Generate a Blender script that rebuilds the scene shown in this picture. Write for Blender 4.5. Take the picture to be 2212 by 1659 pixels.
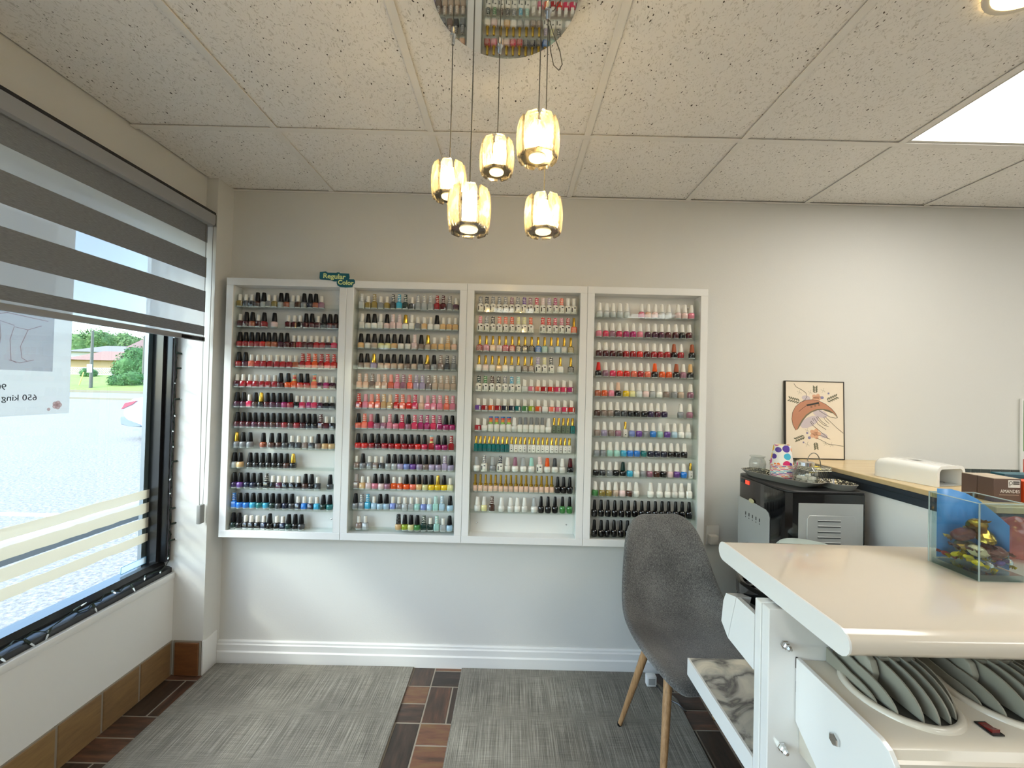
import bpy, bmesh, math, random
from mathutils import Vector, Matrix, noise

for o in list(bpy.data.objects):
    bpy.data.objects.remove(o)
scene = bpy.context.scene
COL = scene.collection
random.seed(7)

# ------------------------------------------------------------------ camera
CAM_Z = 1.412
PITCH, YAW, ROLL, FPX = 0.0130, -0.0007, 0.0243, 870.66
cam_data = bpy.data.cameras.new('camera')
cam_data.sensor_fit = 'HORIZONTAL'
cam_data.sensor_width = 36.0
cam_data.lens = FPX * 36.0 / 2212.0
cam_data.clip_start = 0.02
cam_data.clip_end = 600
cam = bpy.data.objects.new('camera', cam_data)
COL.objects.link(cam)
fwd = Vector((math.sin(YAW) * math.cos(PITCH), math.cos(YAW) * math.cos(PITCH), math.sin(PITCH)))
rgt = Vector((math.cos(YAW), -math.sin(YAW), 0))
upv = rgt.cross(fwd)
r2 = rgt * math.cos(ROLL) + upv * math.sin(ROLL)
u2 = -rgt * math.sin(ROLL) + upv * math.cos(ROLL)
m = Matrix((r2, u2, -fwd)).transposed().to_4x4()
m.translation = (0, 0, CAM_Z)
cam.matrix_world = m
scene.camera = cam

# ------------------------------------------------------------------ world, sun, exposure
scene.view_settings.view_transform = 'Standard'
scene.view_settings.look = 'None'
scene.view_settings.gamma = 1.0
scene.view_settings.use_curve_mapping = False
scene.view_settings.exposure = 1.9
scene.cycles.transparent_max_bounces = 20
scene.cycles.max_bounces = 7
scene.cycles.diffuse_bounces = 4
scene.cycles.glossy_bounces = 4
scene.cycles.transmission_bounces = 4
scene.cycles.sample_clamp_indirect = 6.0
scene.cycles.adaptive_threshold = 0.04
scene.cycles.caustics_reflective = False
scene.cycles.caustics_refractive = False

world = bpy.data.worlds.new('sky')
scene.world = world
world.use_nodes = True
wn = world.node_tree
wn.nodes.clear()
w_out = wn.nodes.new('ShaderNodeOutputWorld')
w_bg = wn.nodes.new('ShaderNodeBackground')
w_sky = wn.nodes.new('ShaderNodeTexSky')
w_sky.sky_type = 'NISHITA'
w_sky.sun_disc = False
w_sky.sun_elevation = math.radians(52)
w_sky.sun_rotation = math.radians(234)
w_sky.air_density = 1.0
w_sky.dust_density = 1.4
w_bg.inputs['Strength'].default_value = 0.34
wn.links.new(w_sky.outputs[0], w_bg.inputs[0])
wn.links.new(w_bg.outputs[0], w_out.inputs[0])

sun_d = bpy.data.lights.new('sun', 'SUN')
sun_d.energy = 0.5
sun_d.color = (1.0, 0.96, 0.88)
sun_d.angle = math.radians(7.0)
sun_o = bpy.data.objects.new('sun', sun_d)
sun_o.rotation_euler = Vector((0.62, 0.45, -0.55)).to_track_quat('-Z', 'Y').to_euler()
sun_o.location = (0, 0, 8)
COL.objects.link(sun_o)

# ------------------------------------------------------------------ colours and materials
def lin(h):
    h = h.lstrip('#')
    c = [int(h[i:i + 2], 16) / 255 for i in (0, 2, 4)]
    return tuple(x / 12.92 if x <= 0.04045 else ((x + 0.055) / 1.055) ** 2.4 for x in c) + (1.0,)

MATS = {}
def mat(name, col, rough=0.5, metal=0.0, coat=0.0, spec=0.5, emit=None, estr=0.0, trans=0.0, bump=0.0, bscale=60.0, var=0.0, vscale=4.0):
    if name in MATS:
        return MATS[name]
    m = bpy.data.materials.new(name)
    m.use_nodes = True
    nt = m.node_tree
    b = nt.nodes['Principled BSDF']
    c = lin(col)
    b.inputs['Base Color'].default_value = c
    b.inputs['Roughness'].default_value = rough
    b.inputs['Metallic'].default_value = metal
    b.inputs['Coat Weight'].default_value = coat
    b.inputs['Coat Roughness'].default_value = 0.05
    b.inputs['Specular IOR Level'].default_value = spec
    b.inputs['Transmission Weight'].default_value = trans
    if emit:
        b.inputs['Emission Color'].default_value = lin(emit)
        b.inputs['Emission Strength'].default_value = estr
    if var or bump:
        tc = nt.nodes.new('ShaderNodeTexCoord')
    if var:
        n = nt.nodes.new('ShaderNodeTexNoise')
        n.inputs['Scale'].default_value = vscale
        n.inputs['Detail'].default_value = 5
        nt.links.new(tc.outputs['Object'], n.inputs['Vector'])
        hsv = nt.nodes.new('ShaderNodeHueSaturation')
        hsv.inputs['Color'].default_value = c
        mr = nt.nodes.new('ShaderNodeMapRange')
        mr.inputs[3].default_value = 1 - var
        mr.inputs[4].default_value = 1 + var
        nt.links.new(n.outputs['Fac'], mr.inputs[0])
        nt.links.new(mr.outputs[0], hsv.inputs['Value'])
        nt.links.new(hsv.outputs[0], b.inputs['Base Color'])
    if bump:
        n2 = nt.nodes.new('ShaderNodeTexNoise')
        n2.inputs['Scale'].default_value = bscale
        n2.inputs['Detail'].default_value = 4
        nt.links.new(tc.outputs['Object'], n2.inputs['Vector'])
        bp = nt.nodes.new('ShaderNodeBump')
        bp.inputs['Strength'].default_value = bump
        bp.inputs['Distance'].default_value = 0.002
        nt.links.new(n2.outputs['Fac'], bp.inputs['Height'])
        nt.links.new(bp.outputs[0], b.inputs['Normal'])
    MATS[name] = m
    return m

def nodes_of(name):
    m = bpy.data.materials.new(name)
    m.use_nodes = True
    MATS[name] = m
    nt = m.node_tree
    return m, nt, nt.nodes['Principled BSDF'], nt.nodes['Material Output']

def N(nt, t, **kw):
    n = nt.nodes.new(t)
    for k, v in kw.items():
        n.inputs[k].default_value = v
    return n

def ramp(nt, stops):
    r = nt.nodes.new('ShaderNodeValToRGB')
    e = r.color_ramp.elements
    e[0].position, e[0].color = stops[0][0], lin(stops[0][1])
    e[1].position, e[1].color = stops[-1][0], lin(stops[-1][1])
    for p, c in stops[1:-1]:
        x = e.new(p)
        x.color = lin(c)
    return r

def thin_glass(name, tint='#ffffff', refl=1.0, rough=0.02, ior=1.45, body=None, bodyfac=0.0):
    """clear sheet: see-through with a Fresnel reflection, optional milky share"""
    m, nt, b, out = nodes_of(name)
    nt.nodes.remove(b)
    tr = nt.nodes.new('ShaderNodeBsdfTransparent')
    tr.inputs[0].default_value = lin(tint)
    gl = nt.nodes.new('ShaderNodeBsdfGlossy')
    gl.inputs['Roughness'].default_value = rough
    fr = nt.nodes.new('ShaderNodeFresnel')
    fr.inputs['IOR'].default_value = ior
    mul = nt.nodes.new('ShaderNodeMath')
    mul.operation = 'MULTIPLY'
    mul.inputs[1].default_value = refl
    # a sheet reflects at its outer faces only
    ge = nt.nodes.new('ShaderNodeNewGeometry')
    fro = nt.nodes.new('ShaderNodeMath')
    fro.operation = 'SUBTRACT'
    fro.inputs[0].default_value = 1.0
    nt.links.new(ge.outputs['Backfacing'], fro.inputs[1])
    mu2 = nt.nodes.new('ShaderNodeMath')
    mu2.operation = 'MULTIPLY'
    nt.links.new(fr.outputs[0], mu2.inputs[0])
    nt.links.new(fro.outputs[0], mu2.inputs[1])
    nt.links.new(mu2.outputs[0], mul.inputs[0])
    mul.use_clamp = True
    mx = nt.nodes.new('ShaderNodeMixShader')
    nt.links.new(mul.outputs[0], mx.inputs[0])
    last = tr
    if body:
        df = nt.nodes.new('ShaderNodeBsdfDiffuse')
        df.inputs[0].default_value = lin(body)
        tl = nt.nodes.new('ShaderNodeBsdfTranslucent')
        tl.inputs[0].default_value = lin(body)
        m1 = nt.nodes.new('ShaderNodeMixShader')
        m1.inputs[0].default_value = 0.5
        nt.links.new(df.outputs[0], m1.inputs[1])
        nt.links.new(tl.outputs[0], m1.inputs[2])
        m2 = nt.nodes.new('ShaderNodeMixShader')
        m2.inputs[0].default_value = bodyfac
        nt.links.new(tr.outputs[0], m2.inputs[1])
        nt.links.new(m1.outputs[0], m2.inputs[2])
        last = m2
    nt.links.new(last.outputs[0], mx.inputs[1])
    nt.links.new(gl.outputs[0], mx.inputs[2])
    nt.links.new(mx.outputs[0], out.inputs[0])
    return m

WALL = mat('wall_paint', '#d9d8d3', 0.75, bump=0.15, bscale=140, spec=0.3)
WHITE = mat('white_paint', '#e6e6e3', 0.45, bump=0.05, bscale=80)
GLOSSW = mat('gloss_white_laminate', '#ebebe9', 0.14, coat=0.4)
BACKP = mat('white_panel', '#e9e8e3', 0.4)
BLACKF = mat('black_frame', '#17181a', 0.28, coat=0.3)
DARK = mat('dark_recess', '#23211c', 0.8)
ALU = mat('grey_aluminium', '#8b9298', 0.4, metal=0.6)
CHROME = mat('chrome', '#d9d9d9', 0.12, metal=1.0)
MIRROR = mat('mirror', '#dcdcda', 0.02, metal=1.0)
STEEL = mat('brushed_steel', '#b7baba', 0.38, metal=0.35, var=0.04, vscale=8)
CREAM = mat('cream_laminate', '#d8cebf', 0.16, coat=0.5)
HOUSE = mat('dryer_plastic', '#d2cbbc', 0.25, coat=0.3)
GREYPL = mat('grey_plastic', '#918f82', 0.4)
NAVY = mat('navy_panel', '#18222f', 0.3)
BLACKP = mat('black_plastic', '#131416', 0.22, coat=0.4)
ACRYL = thin_glass('clear_acrylic', '#fbfdfc', 1.0, 0.03)
GLASS = thin_glass('window_glass', '#f4faf8', 1.0, 0.0)
VASEG = thin_glass('vase_glass', '#e9f2f3', 1.6, 0.01, 1.5)
JARG = thin_glass('jar_glass', '#e6e9e7', 2.2, 0.02, 1.5, body='#dfe4e2', bodyfac=0.10)
SHEER = thin_glass('sheer_fabric', '#ffffff', 0.0, 0.5, 1.1, body='#dcdedd', bodyfac=0.62)
PAPER = thin_glass('window_paper', '#ffffff', 0.0, 0.5, 1.1, body='#d9d8d6', bodyfac=0.88)
TAPE = thin_glass('frosted_tape', '#fffdf4', 0.1, 0.4, 1.3, body='#d9d3c4', bodyfac=0.82)
STICK = thin_glass('clear_sticker', '#f2fbff', 0.4, 0.3, 1.3, body='#dde6ea', bodyfac=0.6)
CORD = mat('grey_cord', '#6d6a60', 0.6)
GREENW = mat('green_wire', '#18291f', 0.5)
BULBC = mat('clear_bulb', '#dfe8ea', 0.1, coat=0.5)
CONC = mat('kerb_concrete', '#8f8670', 0.9)
TXT = mat('dark_print', '#3a3d40', 0.7)

def attr_color_nodes(nt):
    oi = nt.nodes.new('ShaderNodeObjectInfo')
    return oi.outputs['Color']

m, nt, b, out = nodes_of('tinted_lacquer')
nt.links.new(attr_color_nodes(nt), b.inputs['Base Color'])
b.inputs['Roughness'].default_value = 0.16
b.inputs['Coat Weight'].default_value = 0.8
b.inputs['Coat Roughness'].default_value = 0.03
LACQ = m
m, nt, b, out = nodes_of('tinted_plastic')
nt.links.new(attr_color_nodes(nt), b.inputs['Base Color'])
b.inputs['Roughness'].default_value = 0.3
b.inputs['Specular IOR Level'].default_value = 0.3
CAPM = m
GOLD = mat('gold_metal', '#d9b24a', 0.2, metal=1.0)
BASEG = mat('clear_bottle_base', '#c9cdcb', 0.08, coat=0.8)
LABELW = mat('white_bottle_label', '#e6e4da', 0.45)
LABELK = mat('black_print', '#202022', 0.5)

# striped cap: rings of the cap colour and pale letters
m, nt, b, out = nodes_of('ringed_cap')
tc = nt.nodes.new('ShaderNodeTexCoord')
sx = nt.nodes.new('ShaderNodeSeparateXYZ')
nt.links.new(tc.outputs['Object'], sx.inputs[0])
ns = N(nt, 'ShaderNodeTexNoise', Scale=260.0)
nt.links.new(tc.outputs['Object'], ns.inputs['Vector'])
mu = nt.nodes.new('ShaderNodeMath'); mu.operation = 'MULTIPLY'; mu.inputs[1].default_value = 115.0
nt.links.new(sx.outputs['Z'], mu.inputs[0])
fc = nt.nodes.new('ShaderNodeMath'); fc.operation = 'FRACT'
nt.links.new(mu.outputs[0], fc.inputs[0])
gt = nt.nodes.new('ShaderNodeMath'); gt.operation = 'GREATER_THAN'; gt.inputs[1].default_value = 0.52
nt.links.new(fc.outputs[0], gt.inputs[0])
gn = nt.nodes.new('ShaderNodeMath'); gn.operation = 'GREATER_THAN'; gn.inputs[1].default_value = 0.47
nt.links.new(ns.outputs['Fac'], gn.inputs[0])
an = nt.nodes.new('ShaderNodeMath'); an.operation = 'MULTIPLY'
nt.links.new(gt.outputs[0], an.inputs[0]); nt.links.new(gn.outputs[0], an.inputs[1])
mx = nt.nodes.new('ShaderNodeMix'); mx.data_type = 'RGBA'
nt.links.new(an.outputs[0], mx.inputs[0])
nt.links.new(attr_color_nodes(nt), mx.inputs[6])
mx.inputs[7].default_value = lin('#efece2')
nt.links.new(mx.outputs[2], b.inputs['Base Color'])
b.inputs['Roughness'].default_value = 0.3
RING = m

# lacquer with rows of pale printed dots
m, nt, b, out = nodes_of('dotted_lacquer')
tc = nt.nodes.new('ShaderNodeTexCoord')
vo = N(nt, 'ShaderNodeTexVoronoi', Scale=300.0, Randomness=0.25)
nt.links.new(tc.outputs['Object'], vo.inputs['Vector'])
lt = nt.nodes.new('ShaderNodeMath'); lt.operation = 'LESS_THAN'; lt.inputs[1].default_value = 0.34
nt.links.new(vo.outputs['Distance'], lt.inputs[0])
mx = nt.nodes.new('ShaderNodeMix'); mx.data_type = 'RGBA'
nt.links.new(lt.outputs[0], mx.inputs[0])
nt.links.new(attr_color_nodes(nt), mx.inputs[6])
mx.inputs[7].default_value = lin('#ece6d8')
nt.links.new(mx.outputs[2], b.inputs['Base Color'])
b.inputs['Roughness'].default_value = 0.2
b.inputs['Coat Weight'].default_value = 0.5
DOTS = m

# fissured mineral-fibre ceiling board
m, nt, b, out = nodes_of('fissured_board')
tc = nt.nodes.new('ShaderNodeTexCoord')
n1 = N(nt, 'ShaderNodeTexNoise', Scale=9.0, Detail=2.0)
nt.links.new(tc.outputs['Object'], n1.inputs['Vector'])
vm = nt.nodes.new('ShaderNodeVectorMath'); vm.operation = 'MULTIPLY'
vm.inputs[1].default_value = (1.0, 0.62, 1.0)
nt.links.new(tc.outputs['Object'], vm.inputs[0])
va = nt.nodes.new('ShaderNodeVectorMath'); va.operation = 'MULTIPLY_ADD'
va.inputs[1].default_value = (0.05, 0.05, 0.0)
nt.links.new(n1.outputs['Color'], va.inputs[0]); nt.links.new(vm.outputs[0], va.inputs[2])
vo = N(nt, 'ShaderNodeTexVoronoi', Scale=95.0, Randomness=1.0)
nt.links.new(va.outputs[0], vo.inputs['Vector'])
# only some cells carry a pit
sc = nt.nodes.new('ShaderNodeSeparateColor')
nt.links.new(vo.outputs['Color'], sc.inputs[0])
rad = nt.nodes.new('ShaderNodeMapRange')
rad.inputs[1].default_value = 0.35; rad.inputs[2].default_value = 1.0; rad.inputs[3].default_value = 0.0; rad.inputs[4].default_value = 0.21
nt.links.new(sc.outputs[0], rad.inputs[0])
lt = nt.nodes.new('ShaderNodeMath'); lt.operation = 'LESS_THAN'
nt.links.new(vo.outputs['Distance'], lt.inputs[0]); nt.links.new(rad.outputs[0], lt.inputs[1])
n3 = N(nt, 'ShaderNodeTexNoise', Scale=120.0, Detail=3.0, Distortion=1.5)
nt.links.new(va.outputs[0], n3.inputs['Vector'])
r3 = ramp(nt, [(0.34, '#d6d2ca'), (0.44, '#f4f1ec')])
nt.links.new(n3.outputs['Fac'], r3.inputs[0])
mx = nt.nodes.new('ShaderNodeMix'); mx.data_type = 'RGBA'
nt.links.new(lt.outputs[0], mx.inputs[0]); nt.links.new(r3.outputs[0], mx.inputs[6])
mx.inputs[7].default_value = lin('#4f4941')
nt.links.new(mx.outputs[2], b.inputs['Base Color'])
b.inputs['Roughness'].default_value = 0.9
bp = nt.nodes.new('ShaderNodeBump'); bp.inputs['Strength'].default_value = 0.5; bp.inputs['Distance'].default_value = 0.002
nt.links.new(n3.outputs['Fac'], bp.inputs['Height']); nt.links.new(bp.outputs[0], b.inputs['Normal'])
BOARD = m
TBAR = mat('grid_bar', '#edeae4', 0.5)

def streaky(name, stops, sc, rough, axis_scale, coat=0.0, bump=0.2, random_hue=True):
    m, nt, b, out = nodes_of(name)
    tc = nt.nodes.new('ShaderNodeTexCoord')
    oi = nt.nodes.new('ShaderNodeObjectInfo')
    vm = nt.nodes.new('ShaderNodeVectorMath'); vm.operation = 'MULTIPLY'
    vm.inputs[1].default_value = axis_scale
    nt.links.new(tc.outputs['Object'], vm.inputs[0])
    ad = nt.nodes.new('ShaderNodeVectorMath'); ad.operation = 'ADD'
    nt.links.new(vm.outputs[0], ad.inputs[0])
    if random_hue:
        rm = nt.nodes.new('ShaderNodeMath'); rm.operation = 'MULTIPLY'; rm.inputs[1].default_value = 37.0
        nt.links.new(oi.outputs['Random'], rm.inputs[0])
        nt.links.new(rm.outputs[0], ad.inputs[1])
    n1 = N(nt, 'ShaderNodeTexNoise', Scale=sc, Detail=6.0, Roughness=0.6)
    nt.links.new(ad.outputs[0], n1.inputs['Vector'])
    r = ramp(nt, stops)
    if random_hue:
        ma = nt.nodes.new('ShaderNodeMath'); ma.operation = 'MULTIPLY_ADD'; ma.inputs[1].default_value = 0.55; ma.inputs[2].default_value = -0.27
        nt.links.new(oi.outputs['Random'], ma.inputs[0])
        a2 = nt.nodes.new('ShaderNodeMath'); a2.operation = 'ADD'
        nt.links.new(n1.outputs['Fac'], a2.inputs[0]); nt.links.new(ma.outputs[0], a2.inputs[1])
        nt.links.new(a2.outputs[0], r.inputs[0])
    else:
        nt.links.new(n1.outputs['Fac'], r.inputs[0])
    nt.links.new(r.outputs[0], b.inputs['Base Color'])
    b.inputs['Roughness'].default_value = rough
    b.inputs['Coat Weight'].default_value = coat
    bp = nt.nodes.new('ShaderNodeBump'); bp.inputs['Strength'].default_value = bump; bp.inputs['Distance'].default_value = 0.002
    nt.links.new(n1.outputs['Fac'], bp.inputs['Height']); nt.links.new(bp.outputs[0], b.inputs['Normal'])
    return m

TILEM = streaky('wood_look_tile', [(0.2, '#2f2620'), (0.42, '#43352c'), (0.55, '#533c30'), (0.7, '#6e4a38'), (0.85, '#74583c')], 5.0, 0.35, (9.0, 1.6, 1.0), coat=0.2)
SKIRTM = streaky('tan_skirting_tile', [(0.2, '#6f5538'), (0.5, '#836645'), (0.8, '#96784f')], 5.0, 0.4, (2.0, 2.0, 9.0))
GROUT = mat('grout', '#958c7f', 0.9, var=0.1)
WOOD = streaky('oak_leg_wood', [(0.3, '#8a6843'), (0.5, '#a98158'), (0.7, '#bd976b')], 9.0, 0.45, (14.0, 14.0, 1.2), random_hue=False)
TANTOP = streaky('tan_counter_laminate', [(0.3, '#cbb389'), (0.7, '#d8c297')], 3.0, 0.25, (1.0, 6.0, 1.0), random_hue=False, bump=0.02)

# woven vinyl mat: fine lines along y, faint cross threads
m, nt, b, out = nodes_of('woven_mat')
tc = nt.nodes.new('ShaderNodeTexCoord')
def aniso(scale):
    vm = nt.nodes.new('ShaderNodeVectorMath'); vm.operation = 'MULTIPLY'; vm.inputs[1].default_value = scale
    nt.links.new(tc.outputs['Object'], vm.inputs[0])
    n = N(nt, 'ShaderNodeTexNoise', Scale=1.0, Detail=3.0, Roughness=0.7)
    nt.links.new(vm.outputs[0], n.inputs['Vector'])
    return n.outputs['Fac']
a1, a2, a3 = aniso((520.0, 4.0, 1.0)), aniso((10.0, 520.0, 1.0)), aniso((3.0, 3.0, 3.0))
s1 = nt.nodes.new('ShaderNodeMath'); s1.operation = 'MULTIPLY_ADD'; s1.inputs[1].default_value = 0.35
nt.links.new(a2, s1.inputs[0]); nt.links.new(a1, s1.inputs[2])
s2 = nt.nodes.new('ShaderNodeMath'); s2.operation = 'MULTIPLY_ADD'; s2.inputs[1].default_value = 0.3
nt.links.new(a3, s2.inputs[0]); nt.links.new(s1.outputs[0], s2.inputs[2])
r = ramp(nt, [(0.62, '#494640'), (0.8, '#726e65'), (1.0, '#a8a398')])
nt.links.new(s2.outputs[0], r.inputs[0]); nt.links.new(r.outputs[0], b.inputs['Base Color'])
b.inputs['Roughness'].default_value = 0.7
bp = nt.nodes.new('ShaderNodeBump'); bp.inputs['Strength'].default_value = 0.4; bp.inputs['Distance'].default_value = 0.001
nt.links.new(s1.outputs[0], bp.inputs['Height']); nt.links.new(bp.outputs[0], b.inputs['Normal'])
MATM = m

# grey chair upholstery
m, nt, b, out = nodes_of('grey_fabric')
tc = nt.nodes.new('ShaderNodeTexCoord')
vm = nt.nodes.new('ShaderNodeVectorMath'); vm.operation = 'MULTIPLY'; vm.inputs[1].default_value = (420.0, 420.0, 110.0)
nt.links.new(tc.outputs['Object'], vm.inputs[0])
n1 = N(nt, 'ShaderNodeTexNoise', Scale=1.0, Detail=4.0, Roughness=0.75)
nt.links.new(vm.outputs[0], n1.inputs['Vector'])
n2 = N(nt, 'ShaderNodeTexNoise', Scale=6.0, Detail=3.0)
nt.links.new(tc.outputs['Object'], n2.inputs['Vector'])
s1 = nt.nodes.new('ShaderNodeMath'); s1.operation = 'MULTIPLY_ADD'; s1.inputs[1].default_value = 0.35
nt.links.new(n2.outputs['Fac'], s1.inputs[0]); nt.links.new(n1.outputs['Fac'], s1.inputs[2])
r = ramp(nt, [(0.50, '#2f2f2f'), (0.66, '#525150'), (0.82, '#7c7a77')])
nt.links.new(s1.outputs[0], r.inputs[0]); nt.links.new(r.outputs[0], b.inputs['Base Color'])
b.inputs['Roughness'].default_value = 0.9
b.inputs['Sheen Weight'].default_value = 0.3
bp = nt.nodes.new('ShaderNodeBump'); bp.inputs['Strength'].default_value = 0.3; bp.inputs['Distance'].default_value = 0.001
nt.links.new(n1.outputs['Fac'], bp.inputs['Height']); nt.links.new(bp.outputs[0], b.inputs['Normal'])
FABRIC = m

# zebra blind fabric
m, nt, b, out = nodes_of('blind_fabric')
tc = nt.nodes.new('ShaderNodeTexCoord')
vm = nt.nodes.new('ShaderNodeVectorMath'); vm.operation = 'MULTIPLY'; vm.inputs[1].default_value = (1.0, 60.0, 700.0)
nt.links.new(tc.outputs['Object'], vm.inputs[0])
n1 = N(nt, 'ShaderNodeTexNoise', Scale=1.0, Detail=2.0)
nt.links.new(vm.outputs[0], n1.inputs['Vector'])
r = ramp(nt, [(0.3, '#84878b'), (0.7, '#989b9f')])
nt.links.new(n1.outputs['Fac'], r.inputs[0]); nt.links.new(r.outputs[0], b.inputs['Base Color'])
b.inputs['Roughness'].default_value = 0.85
tl = nt.nodes.new('ShaderNodeBsdfTranslucent')
nt.links.new(r.outputs[0], tl.inputs[0])
ms = nt.nodes.new('ShaderNodeMixShader'); ms.inputs[0].default_value = 0.22
nt.links.new(b.outputs[0], ms.inputs[1]); nt.links.new(tl.outputs[0], ms.inputs[2])
nt.links.new(ms.outputs[0], out.inputs[0])
BLINDF = m

# marbled shelf top
m, nt, b, out = nodes_of('marbled_laminate')
tc = nt.nodes.new('ShaderNodeTexCoord')
n1 = N(nt, 'ShaderNodeTexNoise', Scale=5.0, Detail=6.0, Distortion=1.6)
nt.links.new(tc.outputs['Object'], n1.inputs['Vector'])
r = ramp(nt, [(0.34, '#d9d3c2'), (0.44, '#b9b5aa'), (0.5, '#5e5d5b'), (0.55, '#a9a69c'), (0.64, '#d8d1bf')])
nt.links.new(n1.outputs['Fac'], r.inputs[0]); nt.links.new(r.outputs[0], b.inputs['Base Color'])
b.inputs['Roughness'].default_value = 0.2
MARBLE = m

# asphalt, grass
m, nt, b, out = nodes_of('asphalt')
tc = nt.nodes.new('ShaderNodeTexCoord')
n1 = N(nt, 'ShaderNodeTexNoise', Scale=28.0, Detail=8.0, Roughness=0.8)
nt.links.new(tc.outputs['Object'], n1.inputs['Vector'])
r = ramp(nt, [(0.36, '#5c5956'), (0.5, '#837f7a'), (0.64, '#aba7a1')])
nt.links.new(n1.outputs['Fac'], r.inputs[0]); nt.links.new(r.outputs[0], b.inputs['Base Color'])
b.inputs['Roughness'].default_value = 0.9
ASPH = m
GRASS = mat('lawn_green', '#7c8c45', 0.95, var=0.25, vscale=0.8)
LEAF = mat('leaf_green', '#617d45', 0.9, var=0.45, vscale=1.6)
LEAFD = mat('leaf_dark_green', '#4a733c', 0.9, var=0.45, vscale=2.0)

# ------------------------------------------------------------------ mesh helpers
def obj(name, me, material=None, parent=None, loc=None, color=None):
    o = bpy.data.objects.new(name, me)
    COL.objects.link(o)
    if material is not None and len(me.materials) == 0:
        me.materials.append(material)
    if parent is not None:
        o.parent = parent
    if loc is not None:
        o.location = loc
    if color is not None:
        o.color = color
    return o

def tag(o, label=None, cat=None, group=None, kind=None):
    if label: o['label'] = label
    if cat: o['category'] = cat
    if group: o['group'] = group
    if kind: o['kind'] = kind
    return o

def empty(name, loc=(0, 0, 0), rz=0.0):
    o = bpy.data.objects.new(name, None)
    COL.objects.link(o)
    o.location = loc
    o.rotation_euler = (0, 0, rz)
    o.empty_display_size = 0.02
    return o

def done(bm, name='mesh', smooth=False, angle=None):
    bmesh.ops.recalc_face_normals(bm, faces=bm.faces)
    me = bpy.data.meshes.new(name)
    bm.to_mesh(me)
    bm.free()
    if smooth:
        for p in me.polygons:
            p.use_smooth = True
        if angle is not None:
            me.set_sharp_from_angle(angle=math.radians(angle))
    return me

def add_box(bm, x0, x1, y0, y1, z0, z1, mi=0):
    v = [bm.verts.new(c) for c in ((x0, y0, z0), (x1, y0, z0), (x1, y1, z0), (x0, y1, z0), (x0, y0, z1), (x1, y0, z1), (x1, y1, z1), (x0, y1, z1))]
    fs = []
    for f in ((0, 3, 2, 1), (4, 5, 6, 7), (0, 1, 5, 4), (1, 2, 6, 5), (2, 3, 7, 6), (3, 0, 4, 7)):
        fa = bm.faces.new([v[i] for i in f])
        fa.material_index = mi
        fs.append(fa)
    return v, fs

def bx(x0, x1, y0, y1, z0, z1, bev=0.0, seg=2):
    bm = bmesh.new()
    add_box(bm, x0, x1, y0, y1, z0, z1)
    if bev:
        bmesh.ops.bevel(bm, geom=bm.edges[:], offset=bev, segments=seg, affect='EDGES', profile=0.5)
    return done(bm, smooth=bool(bev), angle=35 if bev else None)

def box(name, x0, x1, y0, y1, z0, z1, material, parent=None, bev=0.0, seg=2, origin=None):
    """box in world coordinates; with a parent the numbers are shifted into the parent's frame"""
    off = Vector(parent.location) if parent is not None else Vector((0, 0, 0))
    c = Vector(((x0 + x1) / 2, (y0 + y1) / 2, z0)) if origin is None else Vector(origin)
    me = bx(x0 - c.x, x1 - c.x, y0 - c.y, y1 - c.y, z0 - c.z, z1 - c.z, bev, seg)
    return obj(name, me, material, parent, c - off)

def prism(pts, axis, a, b, bev=0.0, seg=2):
    """polygon pts extruded along axis ('x': pts are (y,z); 'y': (x,z); 'z': (x,y))"""
    bm = bmesh.new()
    def P(p, t):
        return {'x': (t, p[0], p[1]), 'y': (p[0], t, p[1]), 'z': (p[0], p[1], t)}[axis]
    v0 = [bm.verts.new(P(p, a)) for p in pts]
    v1 = [bm.verts.new(P(p, b)) for p in pts]
    n = len(pts)
    bm.faces.new(v0); bm.faces.new(v1[::-1])
    for i in range(n):
        bm.faces.new((v0[i], v0[(i + 1) % n], v1[(i + 1) % n], v1[i]))
    if bev:
        bmesh.ops.bevel(bm, geom=bm.edges[:], offset=bev, segments=seg, affect='EDGES', profile=0.5)
    return done(bm, smooth=True, angle=30)

def add_lathe(bm, prof, seg=16, c=(0, 0), mi=0, cap=True, squash=1.0, phase=0.0):
    rings = []
    for r, z in prof:
        rings.append([bm.verts.new((c[0] + r * math.cos(phase + 2 * math.pi * i / seg), c[1] + squash * r * math.sin(phase + 2 * math.pi * i / seg), z)) for i in range(seg)])
    for a, b2 in zip(rings, rings[1:]):
        for i in range(seg):
            f = bm.faces.new((a[i], a[(i + 1) % seg], b2[(i + 1) % seg], b2[i]))
            f.material_index = mi
    if cap:
        f = bm.faces.new(rings[0][::-1]); f.material_index = mi
        f = bm.faces.new(rings[-1]); f.material_index = mi
    return rings

def lathe(prof, seg=16, c=(0, 0), cap=True, smooth=True, squash=1.0):
    bm = bmesh.new()
    add_lathe(bm, prof, seg, c, cap=cap, squash=squash)
    return done(bm, smooth=smooth, angle=40)

def add_tube(bm, pts, r, seg=6, radii=None):
    pts = [Vector(p) for p in pts]
    rings = []
    for i, p in enumerate(pts):
        t = (pts[min(i + 1, len(pts) - 1)] - pts[max(i - 1, 0)]).normalized()
        a = t.cross(Vector((0, 0, 1)))
        if a.length < 0.01:
            a = t.cross(Vector((0, 1, 0)))
        a.normalize()
        b2 = t.cross(a).normalized()
        rr = radii[i] if radii else r
        rings.append([bm.verts.new(p + a * rr * math.cos(2 * math.pi * k / seg) + b2 * rr * math.sin(2 * math.pi * k / seg)) for k in range(seg)])
    for a, b2 in zip(rings, rings[1:]):
        for k in range(seg):
            bm.faces.new((a[k], a[(k + 1) % seg], b2[(k + 1) % seg], b2[k]))
    bm.faces.new(rings[0]); bm.faces.new(rings[-1][::-1])

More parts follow.
